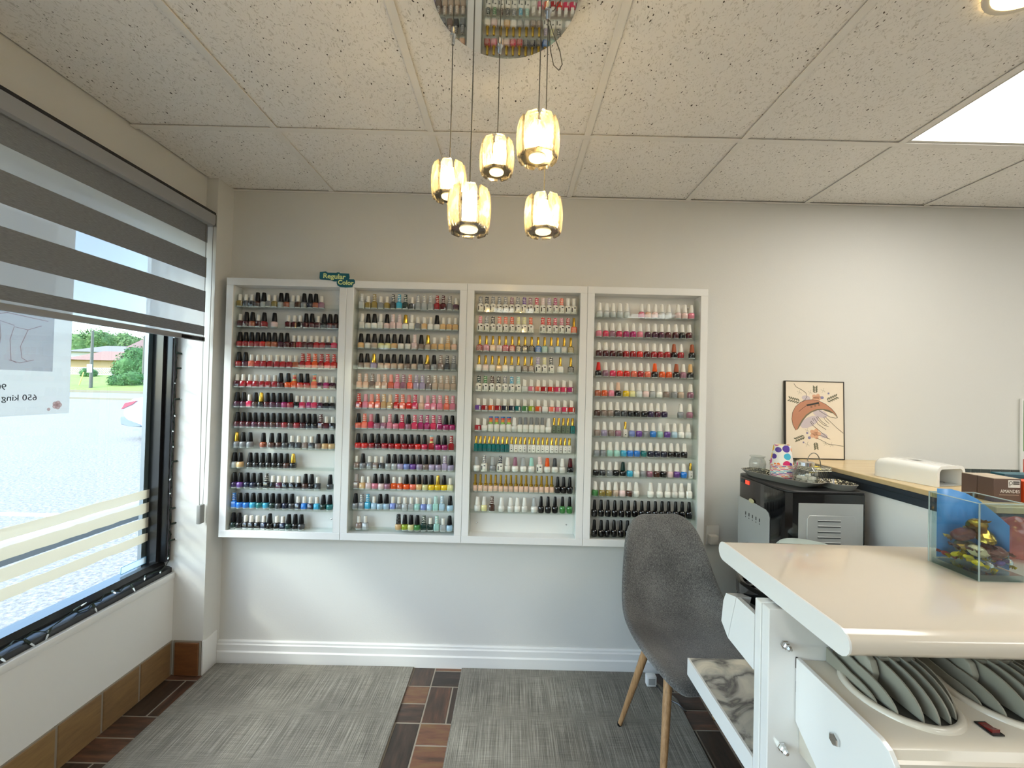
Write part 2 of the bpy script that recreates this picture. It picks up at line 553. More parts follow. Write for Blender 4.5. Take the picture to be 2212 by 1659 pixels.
def tube(pts, r, seg=6, radii=None):
    bm = bmesh.new()
    add_tube(bm, pts, r, seg, radii)
    return done(bm, smooth=True, angle=50)

def shift(me, off):
    me.transform(Matrix.Translation(-Vector(off)))
    return me

def part(name, me, material, parent, world=True):
    """mesh given in world coordinates, linked under parent"""
    if world:
        shift(me, parent.location)
    return obj(name, me, material, parent)

def text(name, body, size, material, parent, loc, rot, extrude=0.0004, offset=0.0, align='CENTER', sx=1.0):
    cu = bpy.data.curves.new(name, 'FONT')
    cu.body = body
    cu.size = size
    cu.align_x = align
    cu.align_y = 'CENTER'
    cu.extrude = extrude
    cu.offset = offset
    cu.resolution_u = 3
    cu.materials.append(material)
    o = bpy.data.objects.new(name, cu)
    COL.objects.link(o)
    o.parent = parent
    o.location = Vector(loc) - (Vector(parent.location) if parent else Vector())
    o.rotation_euler = rot
    o.scale = (sx, 1, 1)
    me = bpy.data.meshes.new_from_object(o)
    n = bpy.data.objects.new(name, me)
    COL.objects.link(n)
    n.parent, n.location, n.rotation_euler, n.scale = parent, o.location, o.rotation_euler, o.scale
    bpy.data.objects.remove(o)
    return n

PANEL_E, DOWN_E, BULB_E = 2.35, 11.0, 115.0
ROWS = [
(1,1,-1.368,-0.961,"w:gd w:cg w:bk K:bn K:sv w:gy w:gd K:sv K:cp w:sv w:bn K:gy K:nv K:cp w:mv"),
(1,2,-1.361,-0.888,"w:dr K:dr K:cp w:dr K:rd _.65 K:pp _1.45 w:dr w:dr w:bk K:dr K:dr w:dr K:bk K:dr K:dr"),
(1,3,-1.363,-0.892,"K:rd K:rd K:rd K:rd K:br K:cp K:cp K:pl _.15 K:dr w:dr w:rd w:dr w:dr w:rd w:rd w:dr w:hp"),
(1,4,-1.364,-0.890,"K:rd K:pl w:co w:rd w:rd w:rd w:rd w:rd w:rd w:cp S:rd S:br S:or S:rd S:br S:br"),
(1,5,-1.367,-0.894,"w:dr w:rd w:rd w:rd w:rd w:rd w:rd K:dr _.2 K:or T:or K:br K:rd _.2 T:co w:pl w:mg w:pl"),
(1,6,-1.364,-0.892,"K:pl K:pl w:hp K:bn g:bk K:dr K:pl K:pl K:mg K:rd w:bk w:hp w:mg w:hp w:pl w:bk w:bk"),
(1,7,-1.362,-0.888,"K:dr K:dr K:dr K:pl K:dr K:dr K:bn K:dr K:rd K:bn K:rd K:dr K:bk K:bk S:dr w:dr w:bk"),
(1,8,-1.363,-0.890,"g:gy K:gy K:gy _1.05 K:cp _.3 K:bn K:bn K:cg w:cg w:cg w:tp w:cg K:tp K:ch K:ch"),
(1,9,-1.370,-1.079,"K:sv K:ch _.6 K:bk K:bk K:bk K:bk K:bk K:bk K:bn g:bk"),
(1,10,-1.367,-0.892,"K:du K:pu K:nv K:nv K:bk S:bk w:bk w:pl w:bk w:bk w:bk K:bn K:bk w:cg _.9 K:cg"),
(1,11,-1.366,-0.889,"S:bl K:bl K:bl K:sb K:tl K:sb K:dg K:cg K:nv K:cg w:nv w:bl w:nv w:sb K:dg K:tl"),
(1,12,-1.367,-1.028,"K:dg K:bk w:bk w:bk w:bk w:nv K:bk _.15 w:bk w:nv K:dg K:bk K:cg"),
(2,1,-0.761,-0.290,"S:cl w:gd S:gd w:gy w:gd S:cg S:sb S:dg w:cg S:sv S:sv S:sv S:rd S:dr S:gy w:pl"),
(2,2,-0.757,-0.290,"S:wh K:wh K:wh S:wh K:pp S:pp S:pp g:wh S:wh w:gy w:ch w:wh K:wh w:ch w:ch w:ch"),
(2,3,-0.758,-0.293,"K:ch K:wh K:bg K:py K:py K:ch K:wh K:wh S:pp K:tp g:bg w:ch w:ch S:ch w:nu"),
(2,4,-0.757,-0.293,"K:tp K:bg g:lv K:bg K:nu K:bg K:bg K:tp K:bg K:gy g:tp K:gy S:tp S:cg S:gy"),
(2,5,-0.759,-0.292,"S:nu S:nu S:tp C:nu S:nu C:co S:pk S:mv S:co S:lv S:lv S:tp S:bg S:bg S:bg S:bg"),
(2,6,-0.760,-0.294,"S:br C:pk C:co S:co S:ch C:ch S:br S:co C:br S:hp C:nu C:pk S:pk S:pk S:co S:pk"),
(2,7,-0.759,-0.294,"K:co S:co C:hp K:mv w:mv S:pk K:pk S:hp K:mv S:hp S:mg S:mg S:hp S:mg K:mg K:mg"),
(2,8,-0.758,-0.295,"K:br K:br K:rd K:dr K:rd K:rd K:br K:rd K:rd K:br K:hp T:rd K:mg K:mg S:rd"),
(2,9,-0.762,-0.295,"w:tp K:gy w:gy w:tp w:cg K:sv K:sv K:lv K:pw K:pu K:lv K:tp K:lv K:lv S:lv K:lv"),
(2,10,-0.761,-0.295,"C:tp w:ch w:pp K:pk K:pp K:mv w:or w:or K:or K:co K:ch K:py K:ye g:ye K:ye w:py"),
(2,11,-0.762,-0.294,"K:gy S:gy S:sb w:pb K:pb K:pb w:pw w:gy w:sv w:sv w:mt w:pw w:pb C:mt S:pb _.3 K:pb"),
(2,12,-0.744,-0.294,"w:tp w:sv _4.2 Z:ch K:lg K:py K:gn S:dg w:dg S:mt w:sv K:pb"),
(3,1,-0.168,0.298,"D:gy D:cg D:gy D:gy D:gy D:mv D:gy D:pu D:mv D:hp D:pp D:lv D:mg D:co D:wh D:wh"),
(3,2,-0.166,0.300,"D:pk D:gy D:cg D:co D:co D:or D:py D:py D:or _.87 D:br D:br D:hp D:pk D:rd G:or"),
(3,3,-0.167,0.286,"G:rd G:pk G:nu G:pp G:hp G:rd G:nv G:nv G:bk G:bl G:mt G:sv G:pb G:sv G:gd"),
(3,4,-0.168,0.288,"G:wh G:pp G:wh G:ch G:wh G:sv G:sv G:tp G:tp D:lv D:py D:cg _.4 G:wh _.6 G:cg"),
(3,5,-0.166,0.290,"D:dg D:gn D:bn D:bk D:gy D:sb D:mt P:wh P:pk P:co P:rd P:br P:hp P:hp P:mg"),
(3,6,-0.168,0.298,"P:pu P:rd P:or P:rd P:nv P:nv P:tl P:gn P:lg P:or P:wh P:co P:pk P:hp P:br"),
(3,7,-0.166,0.306,"P:rd _.2 P:wh _.1 Y:wh _.1 Y:or _.1 Y:rd _.1 Y:pu W:wh H:wh H:wh H:wh H:wh H:wh _.1 W:wh N:sg _-.15 N:sg _-.15 N:sg _-.15 N:sg _-.15 N:tl"),
(3,8,-0.173,0.291,"N:tl N:tl N:tl N:tl N:tl N:tl N:tl N:tl N:wh N:wh N:wh N:wh N:wh N:wh N:wh N:wh N:wh N:wh N:wh N:wh N:wh N:wh"),
(3,9,-0.167,0.298,"E:sv:wh D:gy _.15 E:sv:gy D:nv W:wh E:mv:wh _.1 E:sv:wh _.1 E:mt:wh _.1 D:pp E:or:wh E:cg:wh W:wh _.1 E:dr:bk"),
(3,10,-0.171,0.298,"M:nu M:nu M:nu M:nu M:nu M:nu M:nu M:nu M:nu M:nu M:nu M:nu M:nu M:nu M:nu M:nu _.2 B:bk _.2 B:bk _.2 B:bk"),
(3,11,-0.159,0.298,"E:wh:wh W:py _.1 S:bn _.4 W:wh _.3 W:wh W:wh W:wh _.4 E:sv:wh B:bk B:bk B:bk _.1 B:gn B:gn"),
(4,1,0.427,0.884,"W:cl W:cl W:cl W:cl W:cl _1.2 W:pk W:nu W:pp W:cl W:cl _.4 W:pp W:pp W:pk"),
(4,2,0.425,0.874,"W:pk W:hp W:mv W:hp W:mg W:mg W:pk _.15 W:pl W:pl W:pl W:dr W:dr W:bk W:dr"),
(4,3,0.427,0.890,"W:dr W:dr W:dr W:bn W:rd W:rd W:br W:dr W:rd W:rd W:rd E:cp:bk W:rd _.6 E:cp:bk"),
(4,4,0.427,0.884,"E:br:bk W:mv W:hp W:br W:br W:co W:rd W:co E:or:bk W:or W:or E:cp:bk W:mv E:ch:bk"),
(4,5,0.426,0.887,"W:cp W:or W:pk E:nu:bk _.15 W:ye W:py W:cl W:pp W:sv W:wh W:tp _.2 W:gy W:bg _.4 W:mv"),
(4,6,0.425,0.885,"W:bn W:tp W:tp W:cg W:cg W:bk W:bk W:bk W:du W:pl W:du _1.35 W:gy _.4 W:mv"),
(4,7,0.427,0.879,"W:tp W:lv W:tp W:mv N:wh W:pw W:pu W:gy W:bl W:mt W:pu W:pb W:wh W:cl"),
(4,8,0.426,0.862,"W:gy W:gy W:mt W:mt W:sb W:bl W:bl W:tl W:nv W:nv W:nv W:bk W:bk W:bk"),
(4,9,0.425,0.894,"W:bk W:cg W:gy W:bk E:dg:bk W:sb W:wh W:gy W:mv W:bn W:bk W:pp W:pu W:bl N:wh"),
(4,10,0.423,0.889,"W:gn W:gd W:gd W:bg W:pp W:bn W:wh _1.1 W:wh _.35 W:wh _.2 W:wh W:wh W:wh _.1 S:wh"),
(4,11,0.422,0.891,"B:bk B:bk B:bk B:bk B:bk B:bk B:bk B:bk B:bk B:bk B:bk B:bk B:bk B:bk B:bk"),
(4,12,0.423,0.654,"B:bk B:bk B:bk B:bk B:bk B:bk B:bk B:bk"),
]

# ------------------------------------------------------------------ room shell
D = 2.067          # back wall plane
CZ = 2.403         # underside of ceiling grid
XR, YB = 4.6, -4.4 # far wall beside the room, wall behind the viewer
XP, YP = -1.46, 1.957

def structure(o):
    o['kind'] = 'structure'
    return o

structure(box('wall_back', -1.73, XR, D, D + 0.12, 0, 2.6, WALL))
structure(box('wall_right', XR, XR + 0.12, YB, D + 0.12, 0, 2.6, WALL))
structure(box('wall_front', -1.73, XR, YB - 0.12, YB, 0, 2.6, WALL))
structure(box('wall_left', -1.73, -1.61, YB, YP, 0, 0.49, WHITE))            # low wall under the window
structure(box('wall_left_header', -1.73, -1.515, YB, YP, 2.165, 2.6, WALL))
structure(box('wall_left_rear', -1.73, -1.61, YB, -1.6, 0.49, 2.165, WALL))
structure(box('wall_left_pier', -1.73, XP, YP, D, 0, 2.6, WALL))
structure(box('trim_1', -1.462, XP + 0.006, YP - 0.004, D - 0.0225, 0, 0.165, WHITE, bev=0.002))
structure(box('trim_2', -1.612, -1.604, YB, YP - 0.001, 0.462, 0.49, WHITE, bev=0.002))

# floor: grout bed with brick-sized tiles laid in a basket weave
fl = structure(box('floor', -1.73, XR, YB, D, -0.08, -0.0016, GROUT, origin=(0, 0, 0)))
M_ = 0.21
t_v = bx(-0.0495, 0.0495, -0.102, 0.102, -0.006, 0.0, 0.0015, 1)
t_v.materials.append(TILEM)
nx0, nx1 = -7, 12
for i in range(nx0, nx1):
    for j in range(-5, 1):
        cx = -0.351 + (i + 0.5) * M_
        cy = 1.922 + (j + 0.5) * M_
        vert = (i + j) % 2 != 0
        for s in (-1, 1):
            px_, py_ = (cx + s * M_ / 4, cy) if vert else (cx, cy + s * M_ / 4)
            if px_ < -1.56 or px_ > 2.2:
                continue
            hx_, hy_ = (0.0495, 0.102) if vert else (0.102, 0.0495)
            if py_ + hy_ > D - 0.012:          # cut against the back wall
                y0_, y1_ = py_ - hy_, D - 0.012
                if y1_ - y0_ > 0.01:
                    me = bx(-0.0495, 0.0495, -(y1_ - y0_) / 2, (y1_ - y0_) / 2, -0.006, 0.0, 0.0012, 1) if vert else bx(-(y1_ - y0_) / 2, (y1_ - y0_) / 2, -0.102, 0.102, -0.006, 0.0, 0.0012, 1)
                    o = obj('tile', me, TILEM, fl, (px_, (y0_ + y1_) / 2, 0.0))
                    if not vert:
                        o.rotation_euler = (0, 0, math.pi / 2)
                continue
            o = obj('tile', t_v, None, fl, (px_, py_, 0.0))
            if not vert:
                o.rotation_euler = (0, 0, math.pi / 2)

# brown skirting tiles under the window
sk = structure(box('baseboard_left', -1.612, -1.606, YB, YP, 0.0, 0.165, GROUT))
yj = 1.948
k = 0
while yj > -0.4:
    y0 = yj - 0.162
    o = box('tile', -1.609, -1.602, y0 + 0.0045, yj - 0.0045, 0.002, 0.16, SKIRTM, sk, bev=0.002, seg=1)
    yj = y0
    k += 1
rt = structure(box('baseboard_return', -1.599, XP - 0.004, YP - 0.004, YP - 0.001, 0.0, 0.165, GROUT))
box('tile', -1.588, XP - 0.014, YP - 0.011, YP - 0.003, 0.002, 0.158, streaky('brown_skirting_tile', [(0.2, '#4a3021'), (0.5, '#6a4228'), (0.8, '#7d5230')], 5.0, 0.35, (2.0, 2.0, 9.0)), rt, bev=0.002, seg=1)

bprof = [(D, 0.0), (D - 0.022, 0.0), (D - 0.022, 0.054), (D - 0.018, 0.058), (D - 0.016, 0.06), (D - 0.016, 0.088), (D - 0.010, 0.092), (D - 0.010, 0.101), (D - 0.006, 0.106), (D, 0.106)]
structure(obj('baseboard_back', prism(bprof, 'x', XP + 0.0, XR), WHITE))

# ceiling: unseen slab added to block outside light, lay-in boards and T-bars
ce = structure(box('ceiling', -1.73, XR, YB, D, 2.45, 2.6, DARK, origin=(0, 0, 2.45)))
S_ = 0.6096
gx = [-0.9507 + k * S_ for k in range(-1, 9)]
gy = [1.5644 - 1.2192 * k for k in range(0, 5)]
xs = [-1.512] + [g for g in gx if g > -1.5] + [XR - 0.002]
ys = [D - 0.002] + gy + [YB + 0.002]
PANELS = {(4, 1), (4, 3), (1, 3), (7, 1), (7, 3)}      # boards replaced by lit panels (column, row); unseen ones added as fill light
tile_cells = []
for i in range(len(xs) - 1):
    for j in range(len(ys) - 1):
        x0, x1, y1, y0 = xs[i], xs[i + 1], ys[j], ys[j + 1]
        if (i, j) in {(a + 1, b2) for a, b2 in PANELS}:
            tile_cells.append((x0, x1, y0, y1))
            continue
        dz = random.uniform(0, 0.0015)
        box('ceiling_board', x0 + 0.004, x1 - 0.004, y0 + 0.004, y1 - 0.004, CZ + 0.006 + dz, CZ + 0.018, BOARD, ce, bev=0.002, seg=1)
for g in xs[1:-1]:
    for j in range(len(ys) - 1):
        box('grid_bar', g - 0.012, g + 0.012, ys[j + 1] + 0.0125, ys[j] - 0.0125, CZ, CZ + 0.003, TBAR, ce)
for g in ys[1:-1]:
    box('grid_bar', xs[0], xs[-1], g - 0.012, g + 0.012, CZ, CZ + 0.003, TBAR, ce)
box('wall_angle', XP, XR, D - 0.012, D - 0.001, CZ - 0.002, CZ + 0.001, TBAR, ce)

# lit panels set into the grid
LITP = mat('lit_diffuser', '#ffffff', 0.6, emit='#fffef8', estr=PANEL_E)
FRAMEW = mat('panel_frame', '#cfcbc2', 0.5)
for n, (x0, x1, y0, y1) in enumerate(tile_cells):
    x0 += 0.013; x1 -= 0.013; y0 += 0.013; y1 -= 0.013
    L = empty('ceiling_light_panel', ((x0 + x1) / 2, (y0 + y1) / 2, CZ + 0.003))
    lab = ['white lit ceiling panel nearest the polish racks, above the tan counter', 'unseen lit ceiling panel added as fill further into the salon'][0 if (x0 < 2.0 and y1 > 1) else 1]
    tag(L, lab, 'ceiling light', 'lit panels in the ceiling grid')
    f = 0.012
    for a in ((x0, x0 + f, y0, y1), (x1 - f, x1, y0, y1), (x0 + f, x1 - f, y0, y0 + f), (x0 + f, x1 - f, y1 - f, y1)):
        box('frame_rail', *a, CZ + 0.003, CZ + 0.012, FRAMEW, L)
    box('diffuser', x0 + f, x1 - f, y0 + f, y1 - f, CZ + 0.006, CZ + 0.010, LITP, L)

# warm round downlight
dl = empty('round_downlight', (1.215, 0.925, CZ))
tag(dl, 'warm glowing round downlight set into the ceiling board', 'ceiling light')
part('trim_ring', lathe([(0.082, CZ + 0.003), (0.098, CZ + 0.003), (0.096, CZ - 0.004), (0.083, CZ - 0.004)], 32, (1.215, 0.925), cap=False), FRAMEW, dl)
part('lens', lathe([(0.083, CZ - 0.001), (0.080, CZ - 0.005), (0.0, CZ - 0.006)], 32, (1.215, 0.925)), mat('warm_lens', '#ffffff', 0.5, emit='#ffd98a', estr=DOWN_E), dl)

# ------------------------------------------------------------------ window
W = structure(empty('window_1', (-1.68, 1.0, 0.49)))
prof = [(-1.73, 0.49), (-1.622, 0.49), (-1.622, 0.512), (-1.635, 0.518), (-1.655, 0.520), (-1.655, 0.528), (-1.668, 0.548), (-1.73, 0.548)]
part('bottom_rail', prism(prof, 'y', -1.6, YP), BLACKF, W)
box('jamb', -1.73, -1.63, 1.928, YP, 0.548, 2.165, BLACKF, W, bev=0.003)
box('jamb_face', -1.652, -1.626, 1.934, 1.95, 0.55, 2.165, mat('jamb_grey', '#4a464b', 0.35), W)
box('jamb_stop', -1.712, -1.662, 1.912, 1.928, 0.548, 2.165, BLACKF, W)
box('outer_stile', -1.73, -1.712, 1.890, 1.928, 0.548, 2.165, ALU, W)
box('head_rail', -1.73, -1.63, -1.6, 1.928, 2.10, 2.165, BLACKF, W)
box('mullion', -1.73, -1.63, -0.03, 0.03, 0.548, 2.10, BLACKF, W, bev=0.003)
box('pane', -1.707, -1.703, 0.03, 1.912, 0.53, 2.11, GLASS, W)
box('pane', -1.707, -1.703, -1.6, -0.03, 0.53, 2.11, GLASS, W)

# frosted tape strips on the glass, ragged edges
def ragged(y0, y1, z0a, z1a, z0b, z1b, seed, bite=0.004):
    rnd = random.Random(seed)
    n = 46
    top, bot = [], []
    for i in range(n + 1):
        t = i / n
        top.append((y0 + (y1 - y0) * t, z1a + (z1b - z1a) * t + rnd.uniform(-bite, bite) * 0.5))
        bot.append((y0 + (y1 - y0) * t, z0a + (z0b - z0a) * t + rnd.uniform(-bite, bite) * 0.5))
    bm = bmesh.new()
    for i in range(n):
        q = [bot[i], bot[i + 1], top[i + 1], top[i]]
        for xx in (-1.7028, -1.7022):
            bm.faces.new([bm.verts.new((xx, a, b2)) for a, b2 in q])
    bmesh.ops.remove_doubles(bm, verts=bm.verts, dist=1e-5)
    return done(bm)
for n, (za0, za1, zb0, zb1, nm) in enumerate([(0.864, 0.906, 0.858, 0.898, 'topmost'), (0.797, 0.841, 0.791, 0.836, 'second'), (0.724, 0.765, 0.720, 0.769, 'third'), (0.658, 0.701, 0.655, 0.695, 'lowest')]):  # dark board standing in for the shadow under the seat
    o = obj('tape_strip', ragged(0.3, 1.911, za0, zb0 if False else za1, zb0, zb1, n), TAPE)
    tag(o, '%s of four torn yellowish frosted tape strips across the window glass' % nm, 'window tape', 'tape strips on the window')

st = empty('window_sticker', (-1.702, 1.845, 0.555))
tag(st, 'clear sticker with thin blue border at the lower corner of the window', 'sticker')
box('film', -1.7028, -1.7020, 1.782, 1.906, 0.553, 0.585, STICK, st)
BLUEL = mat('blue_line', '#4aa7d8', 0.5)
for a in ((1.782, 1.784, 0.553, 0.585), (1.904, 1.906, 0.553, 0.585), (1.782, 1.906, 0.553, 0.555), (1.782, 1.906, 0.583, 0.585)):
    box('border', -1.7018, -1.7012, *a, BLUEL, st)

# paper poster taped to the outside of the glass, seen from behind
po = empty('window_poster', (-1.715, 1.25, 1.278))
tag(po, 'pale translucent paper poster on the window seen from its back', 'poster')
box('paper', -1.7165, -1.7155, 0.75, 1.563, 1.278, 2.09, PAPER, po)
box('printed_picture', -1.7150, -1.7145, 0.80, 1.501, 1.436, 1.98, thin_glass('faint_print', '#ececef', 0.0, 0.5, 1.1, body='#d8d8dc', bodyfac=0.2), po)
GREYT = thin_glass('faded_print', '#8a8d90', 0.0, 0.5, 1.1, body='#8a8d90', bodyfac=0.5)
PINKT = thin_glass('faded_pink_print', '#efe0de', 0.0, 0.5, 1.1, body='#e3cccb', bodyfac=0.1)
rot_m = (math.pi / 2, 0, -math.pi / 2)   # mirrored lettering, read from the street
for body, yy, zz, sz in (('650 king', 1.404, 1.340, 0.030), ('90', 1.351, 1.377, 0.030)):
    t = text('lettering', body, sz, GREYT, po, (-1.7135, yy, zz), (math.pi / 2, 0, -math.pi / 2), 0.0003)
# hand sketch lines in the printed picture, and a small rose mark
bm = bmesh.new()
for pl in ([(1.46, 1.60), (1.42, 1.58), (1.40, 1.52), (1.405, 1.48), (1.42, 1.47)], [(1.42, 1.58), (1.38, 1.585), (1.37, 1.54), (1.375, 1.47), (1.39, 1.462)], [(1.38, 1.59), (1.34, 1.60), (1.345, 1.55), (1.34, 1.49)], [(1.48, 1.62), (1.36, 1.63), (1.30, 1.61)], [(1.44, 1.475), (1.40, 1.462), (1.37, 1.47)]):
    add_tube(bm, [(-1.7138, a, b2) for a, b2 in pl], 0.0012, 4)
part('sketch_lines', done(bm), PINKT, po)
bm = bmesh.new()
for k in range(5):
    a = k * 1.256
    add_lathe(bm, [(0.009, -1.7140), (0.008, -1.7135)], 10, (1.52 + 0.008 * math.cos(a), 1.311 + 0.008 * math.sin(a)))
add_lathe(bm, [(0.006, -1.7140), (0.005, -1.7135)], 8, (1.493, 1.296))
me = done(bm)
me.transform(Matrix(((0, 0, 1, 0), (1, 0, 0, 0), (0, 1, 0, 0), (0, 0, 0, 1))))
part('rose_mark', me, PINKT, po)

# ------------------------------------------------------------------ zebra blind
bl = empty('zebra_blind', (-1.49, 0.9, 1.605))
tag(bl, 'grey zebra roller blind with opaque and sheer bands over the window', 'blind')
Y0b, Y1b = -0.55, 1.938
BG = mat('blind_cassette', '#9a9c9f', 0.45)
cprof = [(-1.514, 2.172), (-1.478, 2.166), (-1.466, 2.172), (-1.461, 2.184), (-1.461, 2.222), (-1.514, 2.222)]
part('cassette', prism(cprof, 'y', Y0b - 0.02, 1.948), BG, bl)
box('cassette_strip', -1.514, -1.4605, Y0b - 0.02, 1.950, 2.2225, 2.234, BLACKP, bl)  # black strip along the top of the cassette
box('end_cap', -1.514, -1.459, 1.948, 1.952, 2.168, 2.226, mat('end_cap_grey', '#73726d', 0.4), bl, bev=0.003)
bands = [(2.083, 2.172, 0), (2.010, 2.083, 1), (1.914, 2.010, 0), (1.848, 1.914, 1), (1.747, 1.848, 0), (1.679, 1.747, 1), (1.636, 1.679, 0)]
for z0, z1, s in bands:
    if s:
        box('sheer_band', -1.4905, -1.490, Y0b, Y1b - 0.002, z0, z1, SHEER, bl)
    else:
        box('opaque_band', -1.4908, -1.4895, Y0b, Y1b, z0, z1, BLINDF, bl)
box('hem_band', -1.4905, -1.490, Y0b, Y1b - 0.004, 1.627, 1.636, SHEER, bl)
br = box('bottom_rail', -1.496, -1.484, Y0b, Y1b, 1.605, 1.627, BG, bl, bev=0.003)
o = box('rail_end_clip', -1.4842, -1.482, 1.80, 1.93, 1.6085, 1.6225, BLACKP, br)
o.parent = bl; o.location = Vector((-1.483, 1.865, 1.6085)) - Vector(bl.location)
part('pull_cord', tube([(-1.468, 1.944, 2.17), (-1.468, 1.945, 1.9), (-1.467, 1.944, 1.4), (-1.468, 1.942, 1.0), (-1.470, 1.940, 0.82)], 0.0013, 5), CORD, bl)
part('pull_cord', tube([(-1.488, 1.925, 2.17), (-1.482, 1.922, 1.9), (-1.478, 1.920, 1.4), (-1.475, 1.922, 1.0), (-1.474, 1.924, 0.82)], 0.0013, 5), CORD, bl)
box('cord_tensioner', -1.483, -1.464, 1.917, 1.947, 0.735, 0.825, mat('tensioner_grey', '#8c8c88', 0.35), bl, bev=0.004)

# ------------------------------------------------------------------ string lights along the window frame
sl = empty('string_light', (-1.62, 1.6, 0.52))
tag(sl, 'dark green string of clear mini lights taped along the window frame', 'string light')
rnd = random.Random(3)
pts = []
y = 0.5
while y < 1.90:
    pts.append((-1.628 + rnd.uniform(-0.012, 0.012), y, 0.527 + rnd.uniform(-0.006, 0.012)))
    y += 0.025
z = 0.55
pts.append((-1.626, 1.925, 0.535))
while z < 1.72:
    pts.append((-1.6235 + rnd.uniform(-0.001, 0.003), 1.939 + rnd.uniform(-0.007, 0.007), z))
    z += 0.025
part('wire', tube(pts, 0.0016, 4), GREENW, sl)
part('wire', tube([(p[0] + 0.003 * math.sin(i * 1.9), p[1] + 0.004 * math.cos(i * 1.9), p[2] + 0.003 * math.sin(i * 1.3)) for i, p in enumerate(pts)], 0.0014, 4), GREENW, sl)
sock = lathe([(0.003, 0), (0.0045, 0.004), (0.0045, 0.020), (0.0035, 0.022)], 8)
sock.materials.append(GREENW)
bulb = lathe([(0.0028, 0.021), (0.003, 0.030), (0.0018, 0.038), (0.0004, 0.040)], 8)
bulb.materials.append(BULBC)
for i in range(2, len(pts) - 1, 3):
    p = Vector(pts[i])
    so = obj('socket', sock, None, sl, p - Vector(sl.location))
    if i < 56:
        d = Vector((rnd.uniform(0.2, 1.0), rnd.uniform(-0.8, 0.8), rnd.uniform(-0.9, 0.5)))
    else:
        d = Vector((rnd.uniform(0.3, 0.9), rnd.choice((-1, -1, 1)) * 0.9, rnd.uniform(-0.25, 0.2)))
    so.rotation_euler = d.to_track_quat('Z', 'Y').to_euler()
    obj('bulb', bulb, None, so)

# ------------------------------------------------------------------ polish racks
YC, RX0, RW = 1.977, -1.4187, 0.5931
RZ0, RZ1 = 0.655, 1.928
FR = 0.0345
ZS = {1: (1.786, 0.0998), 2: (1.792, 0.0994), 3: (1.790, 0.0988), 4: (1.778, 0.0986)}
RNAME = {1: 'first', 2: 'second', 3: 'third', 4: 'fourth'}
RLAB = {1: 'white wall rack closest to the window, dark and red polishes on clear shelves',
        2: 'white wall rack with pinks, reds and pale polishes, second from the window',
        3: 'white wall rack with an empty bottom shelf, gold-capped and white gel bottles',
        4: 'white wall rack behind the grey chair, white-capped and black gel bottles'}
def shelf_z(r, k):
    return ZS[r][0] - ZS[r][1] * (k - 1)
for r in range(1, 5):
    x0 = RX0 + (r - 1) * RW + 0.0007
    x1 = x0 + RW - 0.0014
    R = empty('polish_rack', ((x0 + x1) / 2, D - 0.03, RZ0))
    tag(R, RLAB[r], 'wall rack', 'white polish racks on the back wall')
    box('frame_rail', x0, x1, YC, D - 0.002, RZ1 - FR, RZ1, GLOSSW, R, bev=0.0012, seg=1)
    box('frame_rail', x0, x1, YC, D - 0.002, RZ0, RZ0 + FR, GLOSSW, R, bev=0.0012, seg=1)
    box('frame_stile', x0, x0 + FR, YC, D - 0.002, RZ0 + FR, RZ1 - FR, GLOSSW, R, bev=0.0012, seg=1)
    box('frame_stile', x1 - FR, x1, YC, D - 0.002, RZ0 + FR, RZ1 - FR, GLOSSW, R, bev=0.0012, seg=1)
    box('back_panel', x0 + FR, x1 - FR, D - 0.022, D - 0.010, RZ0 + FR, RZ1 - FR, BACKP, R)
    a, b2 = x0 + FR + 0.003, x1 - FR - 0.003
    ya, yb = YC + 0.006, D - 0.023
    for xx in (a, b2):
        # clear side sheet with a rounded upper front corner
        zt, zb = RZ1 - FR - 0.012, RZ0 + FR + 0.002
        pr = [(yb, zb), (ya, zb), (ya, zt - 0.05)] + [(ya + 0.05 - 0.05 * math.cos(t * math.pi / 10), zt - 0.05 + 0.05 * math.sin(t * math.pi / 10)) for t in range(1, 6)] + [(yb, zt)]
        part('clear_side', prism(pr, 'x', xx - 0.0012, xx + 0.0012), ACRYL, R)
    for k in range(1, 13):
        z = shelf_z(r, k)
        if r == 3 and k == 12:
            continue
        sh = box('clear_shelf', a + 0.002, b2 - 0.002, ya + 0.003, yb - 0.001, z, z + 0.003, ACRYL, R)
        lip = box('front_lip', a + 0.002, b2 - 0.002, ya, ya + 0.0025, z, z + 0.020, ACRYL, R)
        lip.parent = sh
        lip.location = Vector(((a + b2) / 2, ya + 0.00125, z)) - Vector(((a + b2) / 2, (ya + 0.003 + yb - 0.001) / 2, z))
    for xx, zz in ((x0 + 0.07, 0.735), (x1 - 0.07, 0.735), (x0 + 0.07, 1.845), (x1 - 0.07, 1.845)):
        me = lathe([(0.0045, 0), (0.004, 0.002), (0.0015, 0.003)], 10)
        me.transform(Matrix.Rotation(math.pi / 2, 4, 'X'))
        obj('screw', me, CHROME, R, Vector((xx, D - 0.0222, zz)) - Vector(R.location))

